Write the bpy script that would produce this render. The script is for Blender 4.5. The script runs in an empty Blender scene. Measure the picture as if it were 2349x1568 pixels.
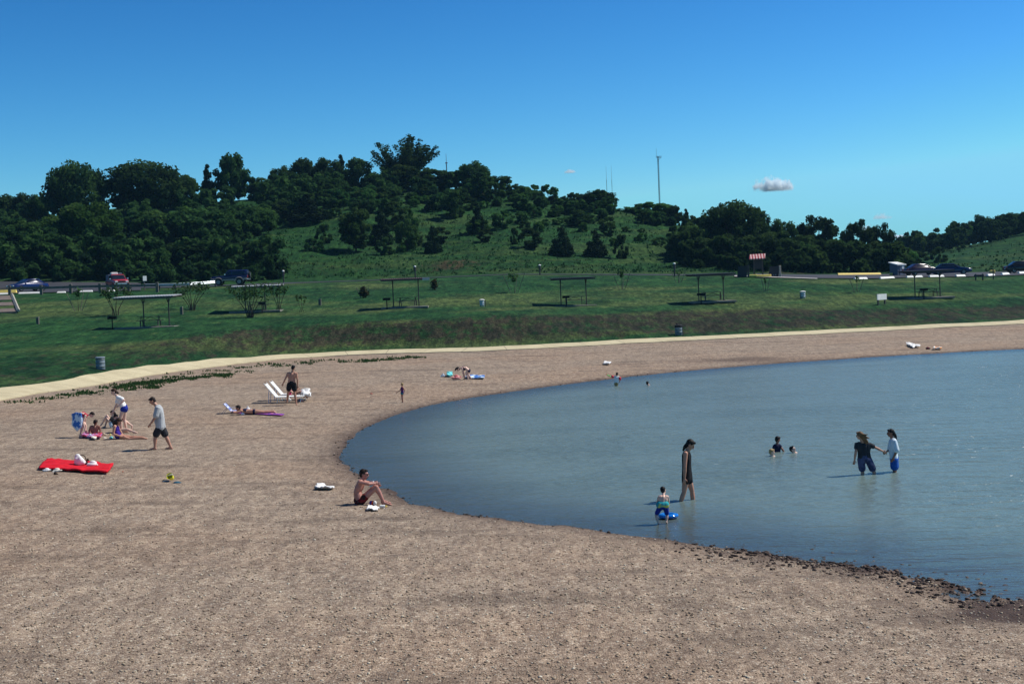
import bpy, bmesh, math, random
import numpy as np
from mathutils import Vector, Matrix, Quaternion
R = math.radians
random.seed(7); rng = np.random.default_rng(11)
S = bpy.context.scene
COL = S.collection

# ------------------------------------------------------------------ camera
CAMZ = 4.8; F = 3262.0; VW = 2349.0; VH = 1566.0
PITCH = math.atan((783.0 - 671.0) / F); ROLL = R(2.3)
cd = bpy.data.cameras.new('camera'); cam = bpy.data.objects.new('camera', cd); COL.objects.link(cam)
cd.sensor_width = 36.0; cd.lens = 36.0 * F / VW; cd.clip_start = 0.5; cd.clip_end = 20000
_f = Vector((0, math.cos(PITCH), -math.sin(PITCH))); _u0 = Vector((0, math.sin(PITCH), math.cos(PITCH))); _r0 = Vector((1, 0, 0))
_u = _u0 * math.cos(ROLL) + _r0 * math.sin(ROLL); _r = _r0 * math.cos(ROLL) - _u0 * math.sin(ROLL)
M = Matrix((( _r.x, _u.x, -_f.x, 0), (_r.y, _u.y, -_f.y, 0), (_r.z, _u.z, -_f.z, CAMZ), (0, 0, 0, 1)))
cam.matrix_world = M
S.camera = cam

# ------------------------------------------------------------------ light
SUN_EL = 51.0; SUN_AZ = 75.0          # compass azimuth, clockwise from +Y
W = bpy.data.worlds.new('World'); S.world = W; W.use_nodes = True
wn = W.node_tree.nodes; wl = W.node_tree.links
bg = wn['Background']; bg.inputs[1].default_value = 0.10
sky = wn.new('ShaderNodeTexSky'); sky.sky_type = 'NISHITA'; sky.sun_disc = False
sky.sun_elevation = R(SUN_EL); sky.sun_rotation = R(SUN_AZ)
sky.air_density = 1.0; sky.dust_density = 0.0; sky.ozone_density = 3.0; sky.altitude = 0
# the saturated response of the slide film, applied to the whole sky
sep_ = wn.new('ShaderNodeSeparateColor'); cmb_ = wn.new('ShaderNodeCombineColor'); wl.new(sky.outputs[0], sep_.inputs[0])
for ch, (g_, k_, top_) in enumerate(((2.45, 1.40, 2.6), (1.9, 1.50, 6.9), (1.9, 1.75, 9.4))):
    prev = sep_.outputs[ch]
    for op, val in (('MULTIPLY', 0.1), ('POWER', g_), ('MULTIPLY', k_ * 10), ('MINIMUM', top_)):
        n_ = wn.new('ShaderNodeMath'); n_.operation = op; wl.new(prev, n_.inputs[0]); n_.inputs[1].default_value = val; prev = n_.outputs[0]
    wl.new(prev, cmb_.inputs[ch])
wl.new(cmb_.outputs[0], bg.inputs[0])
sd_ = bpy.data.lights.new('sun', 'SUN'); sun = bpy.data.objects.new('sun', sd_); COL.objects.link(sun)
sd_.energy = 5.0; sd_.angle = R(0.53); sd_.color = (1.0, 0.96, 0.88)
sv = Vector((math.sin(R(SUN_AZ)) * math.cos(R(SUN_EL)), math.cos(R(SUN_AZ)) * math.cos(R(SUN_EL)), math.sin(R(SUN_EL))))
sun.rotation_euler = (-sv).to_track_quat('-Z', 'Y').to_euler(); sun.location = sv * 100
S.view_settings.view_transform = 'Standard'; S.view_settings.look = 'None'
S.view_settings.exposure = 0.0; S.view_settings.gamma = 1.0; S.view_settings.use_curve_mapping = False

# ------------------------------------------------------------------ geometry of the view -> the place
def at(vx, vy, D):
    d = _f + _r * ((vx - VW / 2) / F) - _u * ((vy - VH / 2) / F)
    return Vector((0, 0, CAMZ)) + d * (D / d.y)
def at_z(vx, vy, z):
    d = _f + _r * ((vx - VW / 2) / F) - _u * ((vy - VH / 2) / F)
    return Vector((0, 0, CAMZ)) + d * ((z - CAMZ) / d.z)
def azi(X, D): return VW / 2 + F * X / D

def hash2(i, j, s):
    h = (i.astype(np.int64) * 374761393 + j.astype(np.int64) * 668265263 + s * 982451653) & 0xffffffff
    h = ((h ^ (h >> 13)) * 1274126177) & 0xffffffff
    return ((h ^ (h >> 16)) & 0xffff) / 65535.0
def vnoise(x, y, s=0):
    x = np.asarray(x, float); y = np.asarray(y, float)
    i = np.floor(x); j = np.floor(y); u = x - i; v = y - j
    u = u * u * (3 - 2 * u); v = v * v * (3 - 2 * v)
    a = hash2(i, j, s); b = hash2(i + 1, j, s); c = hash2(i, j + 1, s); d = hash2(i + 1, j + 1, s)
    return (a * (1 - u) + b * u) * (1 - v) + (c * (1 - u) + d * u) * v * 1.0
def fbm(x, y, s=0, o=4):
    t = 0; a = 0.5
    for k in range(o): t = t + a * vnoise(x * 2 ** k, y * 2 ** k, s + k * 17); a *= 0.5
    return t
def sstep(a, b, x):
    t = np.clip((x - a) / (b - a), 0, 1); return t * t * (3 - 2 * t)

SHORE_PX = [(2349,1372),(2200,1340),(2050,1310),(1900,1287),(1760,1270),(1580,1243),(1400,1217),(1200,1197),(1080,1180),(1000,1165),(930,1146),(880,1122),(840,1098),(805,1072),(781,1052),(783,1036),(800,1010),(830,985),(870,965),(930,943),(1000,926),(1080,911),(1174,897),(1290,881),(1400,868),(1550,852),(1700,839),(1850,828),(2000,818),(2170,808),(2349,799)]
shore = [at_z(x, y, 0.0) for x, y in SHORE_PX]
shore = [Vector((60, 19, 0)), Vector((30, 21, 0)), Vector((15, 22.0, 0))] + shore + [at_z(2600, 788, 0), at_z(3000, 772, 0)]
SH = np.array([(p.x, p.y) for p in shore])
# densify with a Catmull-Rom curve
def catmull(P, n):
    P = np.vstack([2 * P[0] - P[1], P, 2 * P[-1] - P[-2]]); out = []
    for i in range(1, len(P) - 2):
        for t in np.linspace(0, 1, n, endpoint=False):
            out.append(0.5 * ((2 * P[i]) + (-P[i-1] + P[i+1]) * t + (2*P[i-1] - 5*P[i] + 4*P[i+1] - P[i+2]) * t*t + (-P[i-1] + 3*P[i] - 3*P[i+1] + P[i+2]) * t**3))
    out.append(P[-2]); return np.array(out)
SHD = catmull(SH, 5)
POLY = np.vstack([SHD, [[SHD[-1][0] + 30, 130], [260, 130], [260, 15], [70, 15]]])
def shore_sd(X, Y):
    X = np.asarray(X, float).ravel(); Y = np.asarray(Y, float).ravel()
    best = np.full(X.shape, 1e9)
    for k in range(len(SHD) - 1):
        a = SHD[k]; b = SHD[k + 1]; e = b - a; L = e @ e + 1e-9
        t = np.clip(((X - a[0]) * e[0] + (Y - a[1]) * e[1]) / L, 0, 1)
        d = (X - a[0] - t * e[0]) ** 2 + (Y - a[1] - t * e[1]) ** 2
        best = np.minimum(best, d)
    ins = np.zeros(X.shape, bool); n = len(POLY)
    for k in range(n):
        x1, y1 = POLY[k]; x2, y2 = POLY[(k + 1) % n]
        c = ((y1 > Y) != (y2 > Y))
        with np.errstate(divide='ignore', invalid='ignore'):
            xi = (x2 - x1) * (Y - y1) / (y2 - y1 + 1e-12) + x1
        ins ^= c & (X < xi)
    d = np.sqrt(best); return np.where(ins, -d, d)

def curve(pts):
    """pts: (vx, vy, D) -> sorted azimuth, depth, height"""
    q = []
    for vx, vy, D in pts:
        p = at(vx, vy, D); q.append((azi(p.x, p.y), D, p.z))
    q.sort(); return np.array(q)
ZP = 0.78
path_px = [(0,907),(172,881),(286,862),(401,845.5),(573,826),(730,815),(900,807),(1040,803),(1174,798),(1381,787),(1577,777),(1760,768),(1950,758.5),(2150,748),(2349,738)]
pp = [at_z(x, y, ZP) for x, y in path_px]
pc = [(azi(p.x, p.y), p.y) for p in pp]
pc = [(-3500, 17), (-2200, 24), (-1500, 31), (-600, 47)] + pc + [(2900, 128), (4200, 150), (7000, 190)]
PCA = np.array(pc)
bank = curve([(0,830,85),(200,800,95),(400,770,102),(600,752,111),(800,738,112),(1000,729,112),(1174,723,113),(1400,717,118),(1600,712,122),(1800,708,123),(2000,705,124),(2349,698,127)])
terr = curve([(0,768,106),(200,757,111),(345,748,113),(545,713,130),(700,708,130),(930,703,126),(1174,701,128),(1316,700,129),(1630,691,130),(1850,686,131),(2120,681,132),(2349,673,135)])
crest = curve([(0,677,150),(200,672,150),(400,667,152),(560,655.5,158),(700,649,166),(850,644,170),(950,639,172),(1174,630,172),(1350,631,172),(1548,633,170),(1700,633.5,165),(1850,640,157),(2000,643,155),(2100,638.5,156),(2250,636,157),(2349,632,158)])
roadf = curve([(0,657,178),(200,655,178),(400,652,178),(560,647,180),(700,645,182),(850,641,184),(950,636,185),(1174,627,185),(1350,627,186),(1548,626,186),(1700,626,184),(1850,630,182),(2000,630,182),(2100,626.5,184),(2250,624,186),(2349,620,188)])
hillb = curve([(0,620,196),(300,615,198),(560,610,200),(800,598,203),(1000,595,204),(1174,592,204),(1350,592,204),(1548,597,204),(1700,610,202),(1850,620,202),(2000,622,210),(2100,618,225),(2250,612,230),(2349,604,230)])
hillm = curve([(0,575,225),(300,545,228),(560,535,230),(800,510,232),(1000,520,232),(1174,520,232),(1350,530,230),(1548,560,226),(1700,585,222),(1850,606,225),(2000,612,240),(2100,600,270),(2250,580,285),(2349,558,290)])
ridge = curve([(0,530,262),(130,500,262),(300,470,265),(560,455,268),(700,447,270),(850,432,272),(950,425,272),(1100,440,268),(1174,449,266),(1260,463,262),(1350,474,258),(1450,487,254),(1548,512,248),(1650,545,245),(1750,575,245),(1850,598,255),(2000,602,290),(2080,590,330),(2160,575,345),(2250,553,352),(2349,527,360)])
EDGE = [(-3500, None), (6500, None)]
NA = np.concatenate([np.linspace(-3600, -420, 90), np.arange(-400, 2751, 6), np.linspace(2770, 7000, 110)])
Dl = [9.0]
while Dl[-1] < 2600:
    d = Dl[-1]; k = 1.02 if d < 14 else 1.0045 if d < 48 else 1.0075 if d < 200 else 1.014 if d < 360 else 1.06
    Dl.append(d * k)
ND = np.array(Dl)
AA, DD = np.meshgrid(NA, ND, indexing='ij')
XX = (AA - VW / 2) / F * DD
SDG = shore_sd(XX, DD).reshape(XX.shape)
def pchip(xk, yk, x):
    h = np.diff(xk); dl = np.diff(yk) / h; m = np.zeros_like(yk)
    for i in range(1, len(xk) - 1):
        if dl[i-1] * dl[i] > 0:
            w1 = 2*h[i] + h[i-1]; w2 = h[i] + 2*h[i-1]; m[i] = (w1 + w2) / (w1 / dl[i-1] + w2 / dl[i])
    m[0] = dl[0]; m[-1] = dl[-1]
    i = np.clip(np.searchsorted(xk, x) - 1, 0, len(xk) - 2); t = (x - xk[i]) / h[i]; t = np.clip(t, 0, 1)
    return (yk[i]*(1+2*t)*(1-t)**2 + m[i]*h[i]*t*(1-t)**2 + yk[i+1]*t*t*(3-2*t) + m[i+1]*h[i]*t*t*(t-1))
ZZ = np.zeros_like(XX); DPc = np.interp(NA, PCA[:, 0], PCA[:, 1])
# smooth the path's depth
CRc = np.interp(NA, crest[:, 0], crest[:, 1]); RFc = np.interp(NA, roadf[:, 0], roadf[:, 1])
zb = np.where(SDG > 0, 0.075 * np.abs(SDG) ** 0.7, -0.09 * np.abs(SDG) ** 0.8)
zb = np.maximum(zb, -0.7)
for k, a in enumerate(NA):
    ip = lambda c, j: np.interp(a, c[:, 0], c[:, j])
    Dp = DPc[k]
    db, dt = max(ip(bank, 1), Dp + 7), ip(terr, 1)
    xs = [Dp - 1.2, Dp + 1.25, db, max(dt, db + 5), ip(crest, 1), ip(roadf, 1), ip(hillb, 1), ip(hillm, 1), ip(ridge, 1)]
    zs = [0.68, 0.93, ip(bank, 2), ip(terr, 2), ip(crest, 2), ip(roadf, 2), ip(hillb, 2), ip(hillm, 2), ip(ridge, 2)]
    zr = zs[-1]; xs += [xs[-1] + 40, xs[-1] + 160, 3000]; zs += [zr - 1.5, 6.0, 6.0]
    zl = pchip(np.array(xs), np.array(zs), ND)
    b = zb[k] * 1.0; t = sstep(Dp - 7, Dp - 1.2, ND); b = b * (1 - t) + 0.68 * t
    ZZ[k] = np.where(ND < Dp - 1.2, b, zl)
# natural unevenness
nearshore = np.exp(-(SDG / 1.2) ** 2)
ZZ += (fbm(XX * 1.3, DD * 0.6, 3) - 0.47) * 0.05 * (DD < DPc[:, None] - 3)
ZZ += (fbm(XX * 5.0, DD * 2.2, 5, 3) - 0.44) * 0.20 * np.exp(-(SDG / 1.0) ** 2) * sstep(3, 9, XX) * (DD < 40)
ZZ += (fbm(XX * 2.2, DD * 1.0, 8, 3) - 0.44) * 0.05 * nearshore
_fg = sstep(.6, 2.5, SDG) * (1 - sstep(30, 48, DD))
ZZ += ((fbm(XX * 1.5, DD * 1.3, 71) - .47) * .08 + (fbm(XX * 5.5, DD * 4.6, 73, 3) - .44) * .022) * _fg
_lw = sstep(0.5, 6, DD - DPc[:, None])
ZZ += (fbm(XX * 0.22, DD * 0.12, 21) - 0.47) * 0.5 * _lw * (DD < CRc[:, None]) * sstep(0, 8, CRc[:, None] - DD)
_hw = sstep(2, 14, DD - RFc[:, None])
ZZ += (fbm(XX * 0.05, DD * 0.05, 31) - 0.47) * 3.2 * _hw
# gravel mound beside the path
mp = at_z(1452, 777, 0.95)
ZZ += 0.42 * np.exp(-((XX - mp.x) / 1.35) ** 2 - ((DD - mp.y - 1.9) / 1.2) ** 2)
LD = np.log(ND)
def zt(X, Y):
    a = azi(X, Y); i = int(np.clip(np.searchsorted(NA, a) - 1, 0, len(NA) - 2)); j = int(np.clip(np.searchsorted(ND, Y) - 1, 0, len(ND) - 2))
    u = min(max((a - NA[i]) / (NA[i+1] - NA[i]), 0), 1); v = min(max((Y - ND[j]) / (ND[j+1] - ND[j]), 0), 1)
    return float((ZZ[i,j]*(1-u)+ZZ[i+1,j]*u)*(1-v)+(ZZ[i,j+1]*(1-u)+ZZ[i+1,j+1]*u)*v)
def gnd(vx, vy, z0=None, dmin=12, dmax=420):
    """first ground (or water) point seen at a pixel"""
    d = _f + _r * ((vx - VW / 2) / F) - _u * ((vy - VH / 2) / F)
    last = None
    D = dmin
    while D < dmax:
        p = Vector((0, 0, CAMZ)) + d * (D / d.y); h = zt(p.x, p.y)
        if z0 is not None: h = max(h, z0)
        if p.z <= h:
            lo, hi = D / 1.004, D
            for _ in range(14):
                m = (lo + hi) / 2; p = Vector((0, 0, CAMZ)) + d * (m / d.y); h = zt(p.x, p.y)
                if z0 is not None: h = max(h, z0)
                if p.z <= h: hi = m
                else: lo = m
            p.z = h; return p
        D *= 1.004
    p = at(vx, vy, 170); p.z = zt(p.x, p.y); return p
def ground_at(vx, D):
    X = (vx - VW / 2) / F * D; return Vector((X, D, zt(X, D)))

# ------------------------------------------------------------------ object helpers
def tag(o, label=None, cat=None, group=None, kind=None):
    if label: o['label'] = label
    if cat: o['category'] = cat
    if group: o['group'] = group
    if kind: o['kind'] = kind
    return o
def thing(name, label, cat, loc=(0, 0, 0), rz=0.0, group=None):
    o = bpy.data.objects.new(name, None); COL.objects.link(o); o.empty_display_size = 0.2
    o.location = loc; o.rotation_euler = (0, 0, rz); return tag(o, label, cat, group)
def mesh_np(name, V, Fq, mat=None, parent=None, smooth=False, attrs=None):
    me = bpy.data.meshes.new(name); V = np.asarray(V, np.float32); Fq = np.asarray(Fq, np.int32)
    me.vertices.add(len(V)); me.vertices.foreach_set('co', V.ravel())
    n = Fq.shape[1]; me.loops.add(Fq.size); me.loops.foreach_set('vertex_index', Fq.ravel())
    me.polygons.add(len(Fq)); me.polygons.foreach_set('loop_start', np.arange(0, Fq.size, n, dtype=np.int32))
    try: me.polygons.foreach_set('loop_total', np.full(len(Fq), n, np.int32))
    except Exception: pass
    me.polygons.foreach_set('use_smooth', np.full(len(Fq), smooth, bool))
    me.update(calc_edges=True); me.validate()
    if attrs:
        for k, v in attrs.items():
            if len(v) == len(V): a = me.attributes.new(k, 'FLOAT', 'POINT')
            else: a = me.attributes.new(k, 'FLOAT', 'FACE')
            a.data.foreach_set('value', np.asarray(v, np.float32))
    if mat: me.materials.append(mat)
    o = bpy.data.objects.new(name, me); COL.objects.link(o)
    if parent: o.parent = parent
    return o
def copy_tree(o, parent=None):
    c = o.copy(); COL.objects.link(c)
    if parent: c.parent = parent
    for ch in list(o.children): copy_tree(ch, c)
    return c

class MB:
    def __init__(s): s.v = []; s.f = []
    def add(s, V, Fs):
        n = len(s.v); s.v += [tuple(p) for p in V]; s.f += [tuple(i + n for i in f) for f in Fs]; return s
    def box(s, c, d, rot=None, taper=1.0, bev=0.0):
        x, y, z = d[0] / 2, d[1] / 2, d[2] / 2
        if bev <= 0:
            V = [Vector((sx * x * (taper if sz > 0 else 1), sy * y * (taper if sz > 0 else 1), sz * z)) for sz in (-1, 1) for sy in (-1, 1) for sx in (-1, 1)]
            Fs = [(0,2,3,1),(4,5,7,6),(0,1,5,4),(2,6,7,3),(0,4,6,2),(1,3,7,5)]
        else:
            b = min(bev, x*.9, y*.9, z*.9); V = []; Fs = []
            def ring(hx, hy, hz, c_): return [Vector((hx - c_, -hy, hz)), Vector((hx, -hy + c_, hz)), Vector((hx, hy - c_, hz)), Vector((hx - c_, hy, hz)), Vector((-hx + c_, hy, hz)), Vector((-hx, hy - c_, hz)), Vector((-hx, -hy + c_, hz)), Vector((-hx + c_, -hy, hz))]
            for (e, hz) in ((b, -z), (0, -z + b), (0, z - b), (b, z)):
                t = taper if hz > 0 else 1
                V += ring((x - e) * t, (y - e) * t, hz, b)
            for k in range(3):
                for i in range(8): Fs.append((k*8+i, k*8+(i+1) % 8, k*8+8+(i+1) % 8, k*8+8+i))
            Fs.append(tuple(range(7, -1, -1))); Fs.append(tuple(range(24, 32)))
        m = Matrix.Identity(3) if rot is None else (rot if isinstance(rot, Matrix) else Matrix.Rotation(rot, 3, 'Z'))
        c = Vector(c); return s.add([m @ p + c for p in V], Fs)
    def tube(s, pts, rad, n=8, cap=True):
        pts = [Vector(p) for p in pts]
        if not hasattr(rad, '__len__'): rad = [rad] * len(pts)
        V = []; Fs = []; up = None
        for i, p in enumerate(pts):
            t = (pts[min(i+1, len(pts)-1)] - pts[max(i-1, 0)])
            t = t.normalized() if t.length > 1e-9 else Vector((0, 0, 1))
            if up is None:
                up = Vector((0, 0, 1)) if abs(t.z) < .9 else Vector((1, 0, 0))
            a = t.cross(up).normalized(); b = a.cross(t).normalized(); up = b
            for k in range(n):
                q = 2 * math.pi * k / n; V.append(p + (a * math.cos(q) + b * math.sin(q)) * rad[i])
        for i in range(len(pts) - 1):
            for k in range(n): Fs.append((i*n+k, i*n+(k+1) % n, (i+1)*n+(k+1) % n, (i+1)*n+k))
        if cap: Fs.append(tuple(range(n-1, -1, -1))); Fs.append(tuple((len(pts)-1)*n+k for k in range(n)))
        return s.add(V, Fs)
    def lathe(s, prof, c=(0, 0, 0), n=20, cap=True):
        V = []; Fs = []; c = Vector(c)
        for r, z in prof:
            for k in range(n): q = 2*math.pi*k/n; V.append(c + Vector((r*math.cos(q), r*math.sin(q), z)))
        for i in range(len(prof)-1):
            for k in range(n): Fs.append((i*n+k, i*n+(k+1) % n, (i+1)*n+(k+1) % n, (i+1)*n+k))
        if cap: Fs.append(tuple(range(n-1, -1, -1))); Fs.append(tuple((len(prof)-1)*n+k for k in range(n)))
        return s.add(V, Fs)
    def ball(s, c, r, n=10, rot=None):
        if not hasattr(r, '__len__'): r = (r, r, r)
        V = []; Fs = []; c = Vector(c); m = rot or Matrix.Identity(3)
        for i in range(1, n):
            th = math.pi * i / n
            for k in range(2*n):
                q = math.pi * k / n; V.append(c + m @ Vector((r[0]*math.sin(th)*math.cos(q), r[1]*math.sin(th)*math.sin(q), r[2]*math.cos(th))))
        w = 2*n
        for i in range(n-2):
            for k in range(w): Fs.append((i*w+k, (i+1)*w+k, (i+1)*w+(k+1) % w, i*w+(k+1) % w))
        V.append(c + m @ Vector((0, 0, r[2]))); V.append(c - m @ Vector((0, 0, r[2]))); t = len(V)-2
        for k in range(w): Fs.append((t, k, (k+1) % w)); Fs.append((t+1, (n-2)*w+(k+1) % w, (n-2)*w+k))
        return s.add(V, Fs)
    def prism(s, prof, y0, y1, inset=0.0):
        """closed side outline in (x, z) extruded along y"""
        n = len(prof); V = [Vector((x, y0, z)) for x, z in prof] + [Vector((x, y1, z)) for x, z in prof]
        Fs = [(i, (i+1) % n, n+(i+1) % n, n+i) for i in range(n)] + [tuple(range(n-1, -1, -1)), tuple(range(n, 2*n))]
        return s.add(V, Fs)
    def build(s, name, mat, parent=None, smooth=False, loc=None):
        me = bpy.data.meshes.new(name); me.from_pydata([tuple(p) for p in s.v], [], s.f)
        b = bmesh.new(); b.from_mesh(me); bmesh.ops.recalc_face_normals(b, faces=b.faces); b.to_mesh(me); b.free()
        if smooth:
            for p in me.polygons: p.use_smooth = True
            try: me.set_sharp_from_angle(angle=R(45))
            except Exception: pass
        if mat: me.materials.append(mat)
        o = bpy.data.objects.new(name, me); COL.objects.link(o)
        if parent: o.parent = parent
        if loc: o.location = loc
        return o

# ------------------------------------------------------------------ materials
def newmat(name):
    m = bpy.data.materials.new(name); m.use_nodes = True; nt = m.node_tree
    return m, nt, nt.nodes, nt.links, nt.nodes['Principled BSDF']
def rgba(c): return (c[0], c[1], c[2], 1.0)
def mixc(nt, fac, a, b, mode='MIX'):
    n = nt.nodes.new('ShaderNodeMix'); n.data_type = 'RGBA'; n.blend_type = mode
    for sock, v in ((n.inputs[0], fac), (n.inputs[6], a), (n.inputs[7], b)):
        if hasattr(v, 'is_linked') or hasattr(v, 'links'): nt.links.new(v, sock)
        elif isinstance(v, (int, float)): sock.default_value = v
        else: sock.default_value = rgba(v)
    return n.outputs[2]
def noise(nt, vec, scale, detail=3, rough=0.55, out=0):
    n = nt.nodes.new('ShaderNodeTexNoise'); n.inputs['Scale'].default_value = scale; n.inputs['Detail'].default_value = detail; n.inputs['Roughness'].default_value = rough
    if vec is not None: nt.links.new(vec, n.inputs['Vector'])
    return n.outputs[out]
def ramp(nt, fac, stops, interp='LINEAR'):
    n = nt.nodes.new('ShaderNodeValToRGB'); n.color_ramp.interpolation = interp; e = n.color_ramp.elements
    while len(e) < len(stops): e.new(0.5)
    for i, (p, c) in enumerate(stops):
        e[i].position = p; e[i].color = rgba(c) if hasattr(c, '__len__') else (c, c, c, 1)
    nt.links.new(fac, n.inputs[0]); return n.outputs[0]
def mapr(nt, v, a, b, c=0.0, d=1.0, smooth=True):
    n = nt.nodes.new('ShaderNodeMapRange'); n.clamp = True; n.interpolation_type = 'SMOOTHSTEP' if smooth else 'LINEAR'
    nt.links.new(v, n.inputs[0])
    for i, q in zip((1, 2, 3, 4), (a, b, c, d)): n.inputs[i].default_value = q
    return n.outputs[0]
def mth(nt, op, a, b=0.5):
    n = nt.nodes.new('ShaderNodeMath'); n.operation = op
    for sock, v in ((n.inputs[0], a), (n.inputs[1], b)):
        if isinstance(v, (int, float)): sock.default_value = v
        else: nt.links.new(v, sock)
    return n.outputs[0]
def geopos(nt, scale=(1, 1, 1)):
    g = nt.nodes.new('ShaderNodeNewGeometry'); m = nt.nodes.new('ShaderNodeMapping'); m.inputs['Scale'].default_value = scale
    nt.links.new(g.outputs['Position'], m.inputs['Vector']); return m.outputs[0]
def objpos(nt, scale=(1, 1, 1)):
    g = nt.nodes.new('ShaderNodeTexCoord'); m = nt.nodes.new('ShaderNodeMapping'); m.inputs['Scale'].default_value = scale
    nt.links.new(g.outputs['Object'], m.inputs['Vector']); return m.outputs[0]
def attr(nt, name):
    n = nt.nodes.new('ShaderNodeAttribute'); n.attribute_name = name; return n.outputs['Fac']
def bump(nt, bsdf, h, strength, dist):
    n = nt.nodes.new('ShaderNodeBump'); n.inputs['Strength'].default_value = strength if isinstance(strength, (int, float)) else 1.0
    n.inputs['Distance'].default_value = dist
    if not isinstance(strength, (int, float)): nt.links.new(strength, n.inputs['Strength'])
    nt.links.new(h, n.inputs['Height']); nt.links.new(n.outputs[0], bsdf.inputs['Normal']); return n
_cache = {}
def simple(name, col, rough=0.6, metal=0.0, var=0.25, scale=6.0, spec=0.4):
    if name in _cache: return _cache[name]
    m, nt, N, L, b = newmat(name); p = objpos(nt)
    n = noise(nt, p, scale, 4)
    c = ramp(nt, n, [(0.3, tuple(x * (1 - var) for x in col)), (0.7, tuple(min(1, x * (1 + var)) for x in col))])
    L.new(c, b.inputs['Base Color']); b.inputs['Roughness'].default_value = rough; b.inputs['Metallic'].default_value = metal
    b.inputs['Specular IOR Level'].default_value = spec
    bump(nt, b, noise(nt, p, scale * 4, 3), 0.15, 0.01)
    _cache[name] = m; return m
# ------------------------------------------------------------------ ground materials
def gravel_mat():
    m, nt, N, L, b = newmat('gravel_beach'); p = geopos(nt)
    v = N.new('ShaderNodeTexVoronoi'); v.inputs['Scale'].default_value = 34; L.new(p, v.inputs['Vector'])
    sep = N.new('ShaderNodeSeparateColor'); L.new(v.outputs['Color'], sep.inputs[0])
    base = ramp(nt, sep.outputs[0], [(0.0, (.145,.102,.071)), (0.3, (.252,.188,.132)), (0.6, (.336,.257,.178)), (0.86, (.440,.348,.246)), (0.95, (.59,.51,.39)), (1.0, (.68,.62,.50))])
    v2 = N.new('ShaderNodeTexVoronoi'); v2.inputs['Scale'].default_value = 9; L.new(p, v2.inputs['Vector'])
    s2 = N.new('ShaderNodeSeparateColor'); L.new(v2.outputs['Color'], s2.inputs[0])
    c = mixc(nt, 0.30, base, ramp(nt, s2.outputs[1], [(0, (.12,.08,.065)), (.5, (.29,.21,.165)), (1, (.46,.36,.28))]))
    big = noise(nt, geopos(nt, (0.22, 0.75, 1)), 1.0, 5, 0.62)
    c = mixc(nt, mapr(nt, big, .50, .68, 0, .50), c, (.115,.085,.064))
    big2 = noise(nt, geopos(nt, (0.9, 2.6, 1)), 1.0, 4, 0.65)
    c = mixc(nt, mapr(nt, big2, .58, .74, 0, .55), c, (.085,.062,.05))
    tint = noise(nt, p, 0.10, 3)
    c = mixc(nt, mapr(nt, tint, .4, .65, 0, .5), c, mixc(nt, 1.0, c, (1.06,.95,.87), 'MULTIPLY'))
    c = mixc(nt, attr(nt, 'wet'), c, (.070,.046,.037))
    gsp = noise(nt, geopos(nt, (4.5, 1.1, 1)), 1.0, 3, .7)
    c = mixc(nt, mapr(nt, gsp, .34, .68, 0, 1.0), mixc(nt, 1.0, c, (.80,.79,.79), 'MULTIPLY'), mixc(nt, 1.0, c, (1.16,1.16,1.14), 'MULTIPLY'))
    # weeds growing through the gravel along the path
    wn_ = noise(nt, geopos(nt, (0.8, 0.5, 1)), 1.0, 5, 0.7)
    L.new(c, b.inputs['Base Color'])
    b.inputs['Roughness'].default_value = 0.92; b.inputs['Specular IOR Level'].default_value = 0.2
    h = mth(nt, 'ADD', mth(nt, 'ADD', mth(nt, 'MULTIPLY', v.outputs['Distance'], -0.5), mth(nt, 'MULTIPLY', noise(nt, p, 7, 4, .65), 1.2)), mth(nt, 'MULTIPLY', noise(nt, p, 1.9, 3, .55), 1.6))
    bump(nt, b, h, .75, 0.050)
    return m
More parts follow.
